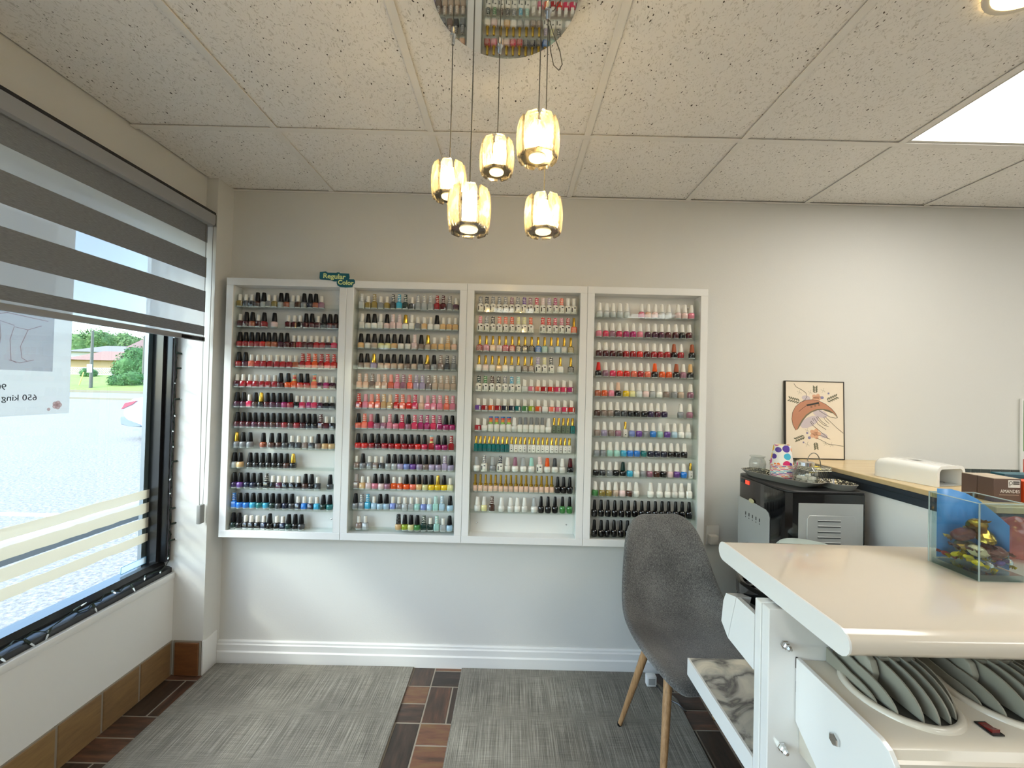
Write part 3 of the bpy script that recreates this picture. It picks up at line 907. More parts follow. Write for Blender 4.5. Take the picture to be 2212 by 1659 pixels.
# ------------------------------------------------------------------ nail polish bottles
PAL = {
 'dr': ('#4d0d17', 'burgundy'), 'rd': ('#a3141f', 'red'), 'br': ('#d5251f', 'bright red'), 'or': ('#e5591d', 'orange'),
 'co': ('#ee745a', 'coral'), 'pk': ('#dd7f94', 'pink'), 'hp': ('#cf3158', 'hot pink'), 'mg': ('#a91f68', 'magenta'),
 'pl': ('#4b1733', 'plum'), 'pu': ('#6a3f95', 'purple'), 'du': ('#2d1c45', 'dark purple'), 'lv': ('#a79ab8', 'lavender'),
 'pw': ('#7d8fcf', 'periwinkle'), 'bl': ('#1f78d0', 'blue'), 'sb': ('#35a3c8', 'sky blue'), 'nv': ('#141d38', 'navy'),
 'tl': ('#0e6f70', 'teal'), 'mt': ('#9fd0c4', 'mint'), 'gn': ('#3a7d3c', 'green'), 'dg': ('#0c302b', 'dark green'),
 'lg': ('#9eb32a', 'lime'), 'ye': ('#f0c81a', 'yellow'), 'py': ('#e4dfa0', 'pale yellow'), 'nu': ('#e2bda4', 'nude'),
 'bg': ('#c2ac98', 'beige'), 'tp': ('#8a786e', 'taupe'), 'bn': ('#4a2a20', 'brown'), 'cp': ('#a4573a', 'copper'),
 'gd': ('#94803f', 'gold glitter'), 'sv': ('#a9adad', 'silver'), 'gy': ('#85888c', 'grey'), 'cg': ('#3f4144', 'charcoal'),
 'bk': ('#0d0d10', 'black'), 'wh': ('#e9e7df', 'white'), 'pp': ('#e6cbc8', 'pale pink'), 'cl': ('#cdd2d2', 'clear'),
 'mv': ('#96667a', 'mauve'), 'pb': ('#a9c6d8', 'pale blue'), 'ch': ('#d9b27c', 'champagne'), 'sg': ('#6c7a66', 'sage'),
}
def squareish(w, d, h, sh, neck, mi_top=0, base=0.005):
    """bottle with rounded-square plan: clear foot, body, sloping shoulder, neck"""
    bm = bmesh.new()
    def ring(hw, hd, z, r=0.22):
        c = min(hw, hd) * 2 * r
        q = []
        for sx_, sy_ in ((1, 1), (-1, 1), (-1, -1), (1, -1)):
            p1, p2 = (sx_ * hw, sy_ * (hd - c)), (sx_ * (hw - c), sy_ * hd)
            q += [p1, p2] if sx_ * sy_ > 0 else [p2, p1]
        return [bm.verts.new((a, b2, z)) for a, b2 in q]
    rs = [ring(w / 2 * .94, d / 2 * .94, 0), ring(w / 2, d / 2, 0.002), ring(w / 2, d / 2, base), ring(w / 2, d / 2, h - sh), ring(w / 2 * 0.86, d / 2 * 0.86, h - sh * 0.35), ring(neck, neck, h, 0.29), ring(neck, neck, h + 0.002, 0.29)]
    for i, (a, b2) in enumerate(zip(rs, rs[1:])):
        for k in range(8):
            f = bm.faces.new((a[k], a[(k + 1) % 8], b2[(k + 1) % 8], b2[k]))
            f.material_index = 1 if i < 2 else 0
    f = bm.faces.new(rs[0][::-1]); f.material_index = 1
    bm.faces.new(rs[-1])
    return bm
def label_patch(bm, w, d, z0, z1, x0, x1, mi):
    f = bm.faces.new([bm.verts.new(c) for c in ((x0, -d / 2 - 0.0003, z0), (x1, -d / 2 - 0.0003, z0), (x1, -d / 2 - 0.0003, z1), (x0, -d / 2 - 0.0003, z1))])
    f.material_index = mi
def fin(bm, *ms):
    me = bpy.data.meshes.new('bottle')
    bm.normal_update()
    bm.to_mesh(me); bm.free()
    for p in me.polygons:
        p.use_smooth = True
    me.set_sharp_from_angle(angle=math.radians(38))
    for x in ms:
        me.materials.append(x)
    return me
def round_bottle(rad, h, mats_, base=0.005):
    bm = bmesh.new()
    pr = [(rad * .84, 0), (rad * .92, 0.002), (rad * .95, base), (rad, h * .6), (rad * .97, h * .82), (rad * .8, h * .94), (rad * .5, h), (rad * .5, h + .001)]
    rg = add_lathe(bm, pr, 14)
    for f in bm.faces:
        if max(v.co.z for v in f.verts) <= base + 1e-5:
            f.material_index = 1
    return fin(bm, *mats_)
def cap_lathe(pr, material, seg=12):
    bm = bmesh.new()
    add_lathe(bm, pr, seg)
    return fin(bm, material)
def cap_multi(pr, ms, seg=12):
    bm = bmesh.new()
    for i, (r0, z0, r1, z1) in enumerate(pr):
        add_lathe(bm, [(r0, z0), (r1, z1)], seg, mi=i)
    return fin(bm, *ms)
def slant_cap():
    bm = bmesh.new()
    v, _ = add_box(bm, -0.0085, 0.0085, -0.0085, 0.0085, 0.031, 0.066)
    for i in (5, 6):
        v[i].co.z -= 0.006
    bmesh.ops.bevel(bm, geom=bm.edges[:], offset=0.001, segments=1, affect='EDGES')
    return fin(bm, CAPM)
OPI = round_bottle(0.0165, 0.031, (LACQ, BASEG))
OPIW = round_bottle(0.0158, 0.032, (LACQ, BASEG), base=0.003)
ESS = fin(squareish(0.0285, 0.0225, 0.032, 0.004, 0.0075), LACQ, BASEG)
DUO = fin(squareish(0.0275, 0.024, 0.036, 0.005, 0.008), LACQ, BASEG)
bmx = squareish(0.030, 0.026, 0.040, 0.005, 0.008, base=0.0021)
label_patch(bmx, 0.030, 0.026, 0.008, 0.028, -0.011, -0.0065, 2)
label_patch(bmx, 0.030, 0.026, 0.026, 0.031, 0.000, 0.009, 2)
label_patch(bmx, 0.030, 0.026, 0.007, 0.0085, 0.003, 0.008, 2)
DNDB = fin(bmx, LABELW, LABELW, LABELK)
DCB = fin(squareish(0.030, 0.026, 0.035, 0.006, 0.0065), DOTS, BASEG)
NAR = squareish(0.0215, 0.020, 0.037, 0.002, 0.0055, base=0.0025)
label_patch(NAR, 0.0215, 0.020, 0.010, 0.014, -0.003, 0.003, 2)
label_patch(NAR, 0.0215, 0.020, 0.022, 0.025, -0.0015, 0.0015, 2)
NAR = fin(NAR, LACQ, LACQ, LABELK)
PEA = fin(squareish(0.0215, 0.020, 0.030, 0.003, 0.006, base=0.0025), LACQ, BASEG)
SQB = squareish(0.030, 0.026, 0.031, 0.002, 0.007, base=0.007)
label_patch(SQB, 0.030, 0.026, 0.009, 0.027, 0.006, 0.011, 2)
SQB = fin(SQB, LACQ, BASEG, LABELW)
WHB = round_bottle(0.0145, 0.038, (LABELW, LABELW), base=0.002)
BKB = round_bottle(0.0155, 0.034, (LACQ, LACQ))
CAP_K = cap_lathe([(0.0118, 0.031), (0.0122, 0.034), (0.0088, 0.0715), (0.0078, 0.0745), (0.0045, 0.0755)], CAPM)
CAP_G2 = cap_lathe([(0.0112, 0.031), (0.0116, 0.034), (0.0080, 0.0715), (0.0068, 0.0745), (0.004, 0.0755)], GOLD)
CAP_W = cap_lathe([(0.0112, 0.032), (0.0116, 0.035), (0.0078, 0.068), (0.0066, 0.071), (0.0038, 0.072)], CAPM)
CAP_E = cap_lathe([(0.0112, 0.0315), (0.0116, 0.035), (0.0082, 0.069), (0.0070, 0.0715), (0.004, 0.0725)], CAPM)
CAP_w = cap_lathe([(0.0084, 0.033), (0.0088, 0.034), (0.0082, 0.061), (0.0072, 0.0635), (0.004, 0.064)], CAPM)
CAP_S = cap_lathe([(0.0092, 0.037), (0.0094, 0.038), (0.0086, 0.072), (0.0078, 0.0745), (0.004, 0.075)], RING)
CAP_C = cap_lathe([(0.0092, 0.037), (0.0094, 0.038), (0.0086, 0.070), (0.0078, 0.0725), (0.004, 0.073)], CAPM)
CAP_D = cap_lathe([(0.0090, 0.041), (0.0094, 0.042), (0.0090, 0.075), (0.0082, 0.0775), (0.004, 0.078)], RING)
CAP_G = cap_lathe([(0.0085, 0.036), (0.0085, 0.040), (0.0066, 0.0415), (0.0062, 0.078), (0.005, 0.0795)], GOLD)
CAP_N = cap_lathe([(0.0062, 0.0385), (0.0062, 0.073), (0.005, 0.0745)], GOLD)
CAP_M = cap_lathe([(0.0098, 0.0305), (0.0098, 0.0385), (0.0058, 0.041), (0.0055, 0.081), (0.0045, 0.082)], GOLD)
CAP_P = slant_cap()
CAP_H = cap_lathe([(0.0090, 0.0385), (0.0092, 0.040), (0.0080, 0.072), (0.0068, 0.0735)], CAPM)
CAP_B = cap_lathe([(0.0090, 0.0345), (0.0092, 0.042), (0.0066, 0.077), (0.0055, 0.079), (0.003, 0.0795)], CAPM)
CB, CR, CGn = mat('cap_blue', '#2f6fb5', 0.35), mat('cap_red', '#d9554a', 0.35), mat('cap_lime', '#86bf4a', 0.35)
CLB, CLY = mat('cap_pale_blue', '#9fd0da', 0.35), mat('cap_pale_yellow', '#e3d98a', 0.35)
CAP_Y = cap_multi([(0.0102, 0.0385, 0.0086, 0.047), (0.0086, 0.047, 0.0082, 0.058), (0.0082, 0.058, 0.0088, 0.068), (0.0106, 0.068, 0.0102, 0.074)], (CGn, mat('cap_orange', '#e58a3a', 0.35), CR, CB))
CAP_T = cap_multi([(0.0100, 0.0375, 0.0082, 0.046), (0.0082, 0.046, 0.0080, 0.058), (0.0080, 0.058, 0.0092, 0.068), (0.0098, 0.068, 0.0096, 0.0735)], (CLY, CR, mat('cap_peach', '#f0b28f', 0.35), CLB))
mw, nt, b, out = nodes_of('woven_cap')
ck = N(nt, 'ShaderNodeTexChecker', Scale=130.0)
tc = nt.nodes.new('ShaderNodeTexCoord'); nt.links.new(tc.outputs['Object'], ck.inputs['Vector'])
ck.inputs[1].default_value = lin('#111111'); ck.inputs[2].default_value = lin('#4a4a48')
nt.links.new(ck.outputs[0], b.inputs['Base Color'])
CAP_Z = cap_lathe([(0.0118, 0.031), (0.0122, 0.034), (0.0098, 0.0735), (0.0088, 0.0765), (0.005, 0.0775)], mw)

# code: (name, bottle mesh, cap mesh, cap colour or None = body colour, words for the cap)
KIND = {
 'K': ('black_capped_polish', OPI, CAP_K, '#0e0e10', 'tall black cap'),
 'w': ('stubby_white_capped_polish', ESS, CAP_w, '#e6e3d8', 'stubby white cap'),
 'W': ('white_capped_polish', OPIW, CAP_W, '#e8e6de', 'tapered white cap'),
 'S': ('ringed_cap_polish', DUO, CAP_S, None, 'ringed cap'),
 'C': ('tinted_cap_polish', DUO, CAP_C, None, 'plain tinted cap'),
 'D': ('white_gel_polish', DNDB, CAP_D, None, 'ringed cap'),
 'G': ('gold_capped_polish', DCB, CAP_G, None, 'slim gold cap'),
 'g': ('gold_topped_polish', OPI, CAP_G2, None, 'tapered gold cap'),
 'N': ('narrow_gold_capped_polish', NAR, CAP_N, None, 'narrow gold cap'),
 'M': ('gold_collared_polish', PEA, CAP_M, None, 'long gold cap'),
 'P': ('slant_capped_polish', SQB, CAP_P, '#eae7dc', 'slanted white cap'),
 'Y': ('rainbow_capped_polish', WHB, CAP_Y, None, 'rainbow cap'),
 'T': ('flared_cap_polish', DUO, CAP_T, None, 'flared pastel cap'),
 'H': ('grey_capped_polish', WHB, CAP_H, '#7d7f80', 'grey cap'),
 'B': ('black_gel_polish', BKB, CAP_B, '#0c0c0e', 'long black cap'),
 'E': ('coloured_cap_polish', OPI, CAP_E, None, 'cap'),
 'Z': ('woven_cap_polish', OPI, CAP_Z, None, 'woven black cap'),
}
def ordinal(n):
    return '%d%s' % (n, 'th' if 10 <= n % 100 <= 20 else {1: 'st', 2: 'nd', 3: 'rd'}.get(n % 10, 'th'))
def light_tint(c, f):
    return tuple(c[i] + (1 - c[i]) * f for i in range(3)) + (1,)
rb = random.Random(11)
for r, k, xa, xb, toks in ROWS:
    toks = toks.split()
    pos, cur = [], 0.0
    for t in toks:
        if t[0] == '_':
            cur += float(t[1:])
        else:
            pos.append(cur)
            cur += 1.0
    span = pos[-1] if pos[-1] else 1.0
    bots = [t for t in toks if t[0] != '_']
    z = shelf_z(r, k) + 0.0033
    for i, t in enumerate(bots):
        f = t.split(':')
        name, bme, cme, capc, words_ = KIND[f[0]]
        body = f[2] if f[0] == 'E' else f[1]
        col, cname = lin(PAL[body][0]), PAL[body][1]
        if f[0] == 'E':
            cc, words_ = lin(PAL[f[1]][0]), PAL[f[1]][1] + ' cap'
        elif capc:
            cc = lin(capc)
        else:
            cc = light_tint(col, 0.25 if f[0] == 'C' else 0.0)
        if f[0] == 'D':
            cname, words_ = 'white gel', cname + ' ringed cap'
            words_ = words_.replace('white ringed', 'pale ringed')
        x = xa + (xb - xa) * pos[i] / span + rb.uniform(-0.0008, 0.0008)
        x = min(x, RX0 + r * RW - FR - 0.0215)
        root = empty(name, (x, 2.006 + rb.uniform(-0.003, 0.003), z), rb.uniform(-0.18, 0.18))
        v = rb.uniform(0.85, 1.15)
        col = tuple(min(1, col[j] * v) for j in range(3)) + (1,)
        obj('bottle', bme, None, root, color=col)
        obj('cap', cme, None, root, color=cc)
        tag(root, '%s polish, %s, %s along %s-from-top shelf, %s rack from window' % (cname, words_, ordinal(i + 1), ordinal(k), RNAME[r]), 'nail polish', 'polish bottles on shelf %d of the %s rack' % (k, RNAME[r]))

# sign on the racks
sg = empty('rack_sign', (-0.853, YC - 0.004, 1.915))
tag(sg, 'teal cut-out sign reading Regular Color on top of the racks', 'sign')
TEALS = mat('sign_teal', '#0c5a68', 0.4)
LIME = mat('sign_lettering', '#dbe59a', 0.5)
outl = [(-0.098, 0.044), (-0.070, 0.047), (-0.062, 0.041), (-0.022, 0.041), (-0.020, 0.044), (-0.008, 0.044), (-0.006, 0.040), (0.035, 0.040), (0.038, 0.024), (0.034, 0.018), (0.040, 0.015), (0.058, 0.016), (0.062, 0.010), (0.062, -0.002), (0.054, -0.006), (0.052, -0.018), (0.020, -0.020), (-0.005, -0.018), (-0.016, -0.012), (-0.020, -0.002), (-0.018, 0.006), (-0.034, 0.005), (-0.046, 0.010), (-0.094, 0.012), (-0.099, 0.016)]
outl = [(x * 1.08, z * 1.15) for x, z in outl]
obj('backing', prism([(p[0], p[1]) for p in outl], 'y', -0.001, 0.0035, 0.0006, 1), TEALS, sg)
rx = (math.pi / 2, 0.035, 0)
text('lettering', 'Regular', 0.0335, LIME, sg, (-0.853 - 0.034, YC - 0.0054, 1.915 + 0.0290), rx, 0.0004, 0.0008, sx=1.08)
text('lettering', 'Color', 0.0295, LIME, sg, (-0.853 + 0.023, YC - 0.0054, 1.915 - 0.0005), rx, 0.0004, 0.0008, sx=1.08)

# ------------------------------------------------------------------ pendant cluster on a mirrored ceiling plate
ch = empty('pendant_chandelier', (-0.04, 0.992, CZ))
tag(ch, 'cluster of five glass pendant lamps hanging from a round mirrored ceiling plate', 'chandelier')
part('mirror_canopy', lathe([(0.181, CZ - 0.001), (0.181, CZ - 0.018), (0.180, CZ - 0.0205)], 64, (-0.04, 0.992), smooth=False), MIRROR, ch)
# textured lamp glass: see-through, partly scattering
m, nt, b, out = nodes_of('rippled_glass')
nt.nodes.remove(b)
tr = nt.nodes.new('ShaderNodeBsdfTransparent'); tr.inputs[0].default_value = lin('#fffaf0')
tl = nt.nodes.new('ShaderNodeBsdfTranslucent'); tl.inputs[0].default_value = lin('#fff3d6')
df = nt.nodes.new('ShaderNodeBsdfDiffuse'); df.inputs[0].default_value = lin('#fff7e2')
gl = nt.nodes.new('ShaderNodeBsdfGlossy'); gl.inputs['Roughness'].default_value = 0.06
tc = nt.nodes.new('ShaderNodeTexCoord')
vm = nt.nodes.new('ShaderNodeVectorMath'); vm.operation = 'MULTIPLY'; vm.inputs[1].default_value = (110.0, 110.0, 40.0)
nt.links.new(tc.outputs['Object'], vm.inputs[0])
nz = N(nt, 'ShaderNodeTexNoise', Scale=1.0, Detail=2.0)
nt.links.new(vm.outputs[0], nz.inputs['Vector'])
bp = nt.nodes.new('ShaderNodeBump'); bp.inputs['Strength'].default_value = 0.5; bp.inputs['Distance'].default_value = 0.002
nt.links.new(nz.outputs['Fac'], bp.inputs['Height'])
for s in (gl,):
    nt.links.new(bp.outputs[0], s.inputs['Normal'])
m1 = nt.nodes.new('ShaderNodeMixShader'); m1.inputs[0].default_value = 0.7
nt.links.new(df.outputs[0], m1.inputs[1]); nt.links.new(tl.outputs[0], m1.inputs[2])
mr = nt.nodes.new('ShaderNodeMapRange'); mr.inputs[1].default_value = 0.35; mr.inputs[2].default_value = 0.65; mr.inputs[3].default_value = 0.14; mr.inputs[4].default_value = 0.40
nt.links.new(nz.outputs['Fac'], mr.inputs[0])
m2 = nt.nodes.new('ShaderNodeMixShader')
nt.links.new(mr.outputs[0], m2.inputs[0]); nt.links.new(tr.outputs[0], m2.inputs[1]); nt.links.new(m1.outputs[0], m2.inputs[2])
fr = nt.nodes.new('ShaderNodeFresnel'); fr.inputs[0].default_value = 1.5
nt.links.new(bp.outputs[0], fr.inputs['Normal'])
m3 = nt.nodes.new('ShaderNodeMixShader')
nt.links.new(fr.outputs[0], m3.inputs[0]); nt.links.new(m2.outputs[0], m3.inputs[1]); nt.links.new(gl.outputs[0], m3.inputs[2])
nt.links.new(m3.outputs[0], out.inputs[0])
RIPPLE = m
HOT = mat('hot_filament', '#fff2c0', 0.5, emit='#ffe8bc', estr=BULB_E)
GLOWD = mat('glowing_disc', '#fff6d8', 0.5, emit='#ffe6a8', estr=0.5)
PLATE = mat('pendant_plate', '#8d8a80', 0.15, metal=0.9)

def glass_tile():
    """upright rounded glass tile, slightly bowed, centred at radius 0"""
    bm = bmesh.new()
    w, h, t = 0.0155, 0.053, 0.0045
    nu, nv = 4, 8
    def P(u, v, side):
        # rounded corners
        uu, vv = u * w, v * h
        cr = 0.005
        dv = max(0.0, abs(vv) - (h - cr))
        lim = w - cr + math.sqrt(max(0.0, cr * cr - dv * dv))
        uu = u * lim
        bow = -0.004 * v * v
        return (uu, -(bow + side * t), vv)
    g = {}
    for s in (0, 1):
        for i in range(nu + 1):
            for j in range(nv + 1):
                g[s, i, j] = bm.verts.new(P(-1 + 2 * i / nu, -1 + 2 * j / nv, s))
    for i in range(nu):
        for j in range(nv):
            bm.faces.new((g[1, i, j], g[1, i + 1, j], g[1, i + 1, j + 1], g[1, i, j + 1]))
            bm.faces.new((g[0, i, j], g[0, i, j + 1], g[0, i + 1, j + 1], g[0, i + 1, j]))
    for i in range(nu):
        bm.faces.new((g[0, i, 0], g[0, i + 1, 0], g[1, i + 1, 0], g[1, i, 0]))
        bm.faces.new((g[0, i, nv], g[1, i, nv], g[1, i + 1, nv], g[0, i + 1, nv]))
    for j in range(nv):
        bm.faces.new((g[0, 0, j], g[1, 0, j], g[1, 0, j + 1], g[0, 0, j + 1]))
        bm.faces.new((g[0, nu, j], g[0, nu, j + 1], g[1, nu, j + 1], g[1, nu, j]))
    me = done(bm, smooth=True, angle=50)
    me.materials.append(RIPPLE)
    return me
GT = glass_tile()
PL8 = prism([(0.041 * math.cos(math.pi / 8 + k * math.pi / 4), 0.041 * math.sin(math.pi / 8 + k * math.pi / 4)) for k in range(8)], 'z', -0.046, -0.043)
PL8T = prism([(0.020 * math.cos(math.pi / 8 + k * math.pi / 4), 0.020 * math.sin(math.pi / 8 + k * math.pi / 4)) for k in range(8)], 'z', 0.043, 0.046)
DISC = lathe([(0.0, -0.052), (0.015, -0.052), (0.0195, -0.050), (0.0205, -0.046)], 24)
CORE = lathe([(0.016, -0.043), (0.016, 0.040), (0.006, 0.0425)], 16)
ICO = lathe([(0.0, -0.012), (0.006, -0.009), (0.008, 0.0), (0.006, 0.009), (0.0, 0.012)], 10)
COREM = thin_glass('inner_tube_glass', '#fff6df', 1.0, 0.1, 1.45, body='#ffeec4', bodyfac=0.35)
for m_ in (GT, PL8, PL8T, DISC, CORE):
    m_.transform(Matrix.Diagonal((1, 1, 0.83, 1)))
PENDS = [(-0.187, 1.10, 1.975, 1.014), (-0.104, 0.88, 1.799, 0.93), (-0.059, 1.13, 2.062, 1.12), (0.045, 0.91, 1.978, 0.95), (0.069, 1.02, 1.853, 1.04)]
for n, (x, y, z, _) in enumerate(PENDS):
    base = Vector((x, y, z)) - Vector(ch.location)
    pe = obj('pendant_lamp', PL8T, PLATE, ch, base)
    pe.rotation_euler = (0, 0, 0.13 * n)
    for k in range(8):
        a = k * math.pi / 4
        o = obj('glass_panel', GT, None, pe, (0.0425 * math.sin(a), -0.0425 * math.cos(a), 0))
        o.rotation_euler = (0, 0, a)
    obj('bottom_plate', PL8, PLATE, pe)
    obj('glow_disc', DISC, GLOWD, pe)
    obj('inner_tube', CORE, COREM, pe)
    for q, (bx_, by_, bz_) in enumerate(((0.0, 0.0, -0.012), (0.005, -0.004, 0.014))):
        obj('filament', ICO, HOT, pe, (bx_, by_, bz_))
    obj('cord', tube([(0, 0, 0.037), (0.001, 0, (CZ - 0.02 - z) / 2), (0, 0, CZ - 0.0205 - z)], 0.0014, 6), CORD, pe)
    obj('cord_grip', lathe([(0.004, CZ - 0.045 - z), (0.006, CZ - 0.04 - z), (0.006, CZ - 0.028 - z), (0.010, CZ - 0.0205 - z)], 10), CHROME, pe)
lp = [(0.069 + 0.012, 1.04, CZ - 0.03)]
for t in range(13):
    a = -0.6 + t / 12 * 4.2
    lp.append((0.075 + 0.03 * math.sin(a) + 0.01, 1.075 + 0.01 * math.cos(a), CZ - 0.075 - 0.045 * math.cos(a - 1.2) * -1))
lp = [(0.072, 1.03, CZ - 0.03), (0.085, 1.05, CZ - 0.05), (0.105, 1.06, CZ - 0.09), (0.112, 1.06, CZ - 0.125), (0.103, 1.055, CZ - 0.145), (0.088, 1.045, CZ - 0.14), (0.078, 1.035, CZ - 0.11), (0.072, 1.03, CZ - 0.05)]
part('slack_cord', tube(lp, 0.0014, 6), CORD, ch)

# ------------------------------------------------------------------ floor mats
def floor_mat(pts, lift, label):
    bm = bmesh.new()
    vs = [bm.verts.new((p[0], p[1], 0.001)) for p in pts]
    f = bm.faces.new(vs)
    ex = bmesh.ops.extrude_face_region(bm, geom=[f])
    for v in [g for g in ex['geom'] if isinstance(g, bmesh.types.BMVert)]:
        v.co.z = 0.008
    bmesh.ops.bevel(bm, geom=[e for e in bm.edges if e.calc_length() > 0.02], offset=0.002, segments=1, affect='EDGES')
    me = done(bm)
    o = obj('floor_mat', me, MATM)
    tag(o, label, 'mat', 'grey woven mats on the floor')
    return o
floor_mat([(-1.447, 2.035), (-0.46, 2.043), (-0.455, 1.05), (-1.455, 1.05)], 0, 'grey woven mat in the corner by the window')
floor_mat([(-0.219, 2.043), (0.70, 2.043), (0.793, 1.872), (0.785, 1.05), (-0.226, 1.05)], 0, 'grey woven mat under the grey chair')

# ------------------------------------------------------------------ chair
cx0, cy0, crz = 0.715, 1.565, 0.10
chr_ = empty('shell_chair', (cx0, cy0, 0.008), crz)
tag(chr_, 'grey fabric shell chair with tapered oak legs beside the white table', 'chair')
# local frame: sitter faces -y; profile (y, z, half width, side curl)
PROF = [(0.302, 0.846, 0.075, 0.0), (0.292, 0.833, 0.125, 0.004), (0.274, 0.79, 0.163, 0.012), (0.252, 0.72, 0.186, 0.024), (0.228, 0.62, 0.205, 0.036), (0.200, 0.53, 0.222, 0.05), (0.155, 0.465, 0.232, 0.062), (0.085, 0.432, 0.236, 0.062), (0.0, 0.424, 0.234, 0.05), (-0.09, 0.43, 0.226, 0.036), (-0.165, 0.437, 0.212, 0.02), (-0.205, 0.43, 0.19, 0.01), (-0.225, 0.412, 0.15, 0.0)]
bm = bmesh.new()
NU = 12
rows_ = []
for i, (py_, pz_, hw, cu) in enumerate(PROF):
    a = PROF[max(i - 1, 0)]; b2 = PROF[min(i + 1, len(PROF) - 1)]
    t = Vector((b2[0] - a[0], b2[1] - a[1])).normalized()      # along the profile in (y, z)
    nrm = Vector((t.y, -t.x))                                    # towards the sitter
    row = []
    for k in range(NU + 1):
        u = -1 + 2 * k / NU
        c = cu * abs(u) ** 2.4
        row.append(bm.verts.new((u * hw, py_ + nrm.x * c, pz_ + nrm.y * c)))
    rows_.append(row)
for a, b2 in zip(rows_, rows_[1:]):
    for k in range(NU):
        bm.faces.new((a[k], a[k + 1], b2[k + 1], b2[k]))
me = done(bm, smooth=True)
sh = obj('upholstered_shell', me, FABRIC, chr_)
md = sh.modifiers.new('thick', 'SOLIDIFY'); md.thickness = 0.026; md.offset = 0.0
md = sh.modifiers.new('smooth', 'SUBSURF'); md.levels = 2; md.render_levels = 2
for lx, ly, tx, ty in ((-0.212, 0.175, -0.13, 0.085), (0.212, 0.175, 0.13, 0.085), (-0.205, -0.185, -0.13, -0.075), (0.205, -0.185, 0.13, -0.075)):
    lg = obj('leg', tube([(lx, ly, 0.0), (lx * 0.5 + tx * 0.5, ly * 0.5 + ty * 0.5, 0.2), (tx, ty, 0.405)], 0.012, 14, [0.0085, 0.0135, 0.0165]), WOOD, chr_)
    obj('foot_pad', lathe([(0.0095, -0.0005), (0.0098, 0.006), (0.009, 0.010)], 12, (lx, ly)), BLACKP, lg)
obj('under_frame', bx(-0.14, 0.14, -0.09, 0.10, 0.385, 0.400, 0.004), BLACKP, chr_)

# power adapter and cable on the floor behind the chair
pa = empty('power_adapter', (0.70, 1.955, 0.008))
tag(pa, 'white power adapter with printed label on the mat behind the chair', 'adapter')
obj('body', bx(-0.024, 0.024, -0.016, 0.016, 0.0, 0.05, 0.006), WHITE, pa)
obj('label', bx(-0.016, 0.016, -0.0166, -0.0160, 0.012, 0.04), mat('grey_label', '#a8a8a4', 0.6), pa)
obj('cable', tube([(0.02, -0.01, 0.008), (0.035, -0.04, 0.004), (0.05, -0.09, 0.003), (0.085, -0.12, 0.003), (0.10, -0.16, 0.003)], 0.003, 6), BLACKP, pa)

# wall outlet
wo = empty('wall_outlet', (1.038, D, 0.697))
tag(wo, 'white wall outlet plate between the last rack and the water cooler', 'outlet')
box('plate', 1.005, 1.071, D - 0.006, D, 0.645, 0.742, WHITE, wo, bev=0.002)
box('plug', 1.012, 1.056, D - 0.036, D - 0.006, 0.655, 0.70, WHITE, wo, bev=0.005)

# ------------------------------------------------------------------ nail dryer station
sta = empty('nail_dryer_station', (1.2, 0.98, 0.0))
tag(sta, 'white nail dryer station with cream bullnose top and twin finned hand vents', 'table')
XL, XE = 0.628, 1.75
def stadium(y0, y1, z0, z1, n=8):
    r = (z1 - z0) / 2
    p = [(y0 + r - r * math.sin(math.pi * t / n), (z0 + z1) / 2 - r * math.cos(math.pi * t / n)) for t in range(n + 1)]
    return p + [(y1 - r + r * math.sin(math.pi * t / n), (z0 + z1) / 2 + r * math.cos(math.pi * t / n)) for t in range(n + 1)]
part('table_top', prism(stadium(0.742, 1.207, 0.929, 0.98), 'x', XL + 0.003, XE), CREAM, sta)
part('end_cap', prism(stadium(0.741, 1.208, 0.928, 0.981), 'x', XL - 0.001, XL + 0.003), GLOSSW, sta)
box('back_board', 0.602, XE, 0.932, 0.958, 0.0, 0.922, GLOSSW, sta, bev=0.0015, seg=1)
box('rear_board', 0.600, XE, 0.9595, 0.982, 0.0, 0.9235, GLOSSW, sta, bev=0.0015, seg=1)
box('riser', 0.66, XE, 0.936, 0.956, 0.922, 0.931, GLOSSW, sta)
# pocket on the rear side
part('pocket_side', prism([(0.983, 0.882), (1.062, 0.882), (1.099, 0.754), (0.985, 0.748)], 'x', 0.600, 0.612), GLOSSW, sta)
part('pocket_wedge', prism([(1.0635, 0.882), (1.113, 0.868), (1.126, 0.842), (1.135, 0.78), (1.101, 0.754)], 'x', 0.600, 0.640), GLOSSW, sta)
part('pocket_floor', prism([(0.985, 0.755), (1.095, 0.760), (1.097, 0.754), (0.985, 0.749)], 'x', 0.612, 0.644), GLOSSW, sta)
# marbled hand rest behind
box('rest_edge', 0.600, 0.606, 0.983, 1.342, 0.486, 0.540, GLOSSW, sta)
box('rest_shelf', 0.606, 1.44, 0.983, 1.342, 0.488, 0.5395, MARBLE, sta)
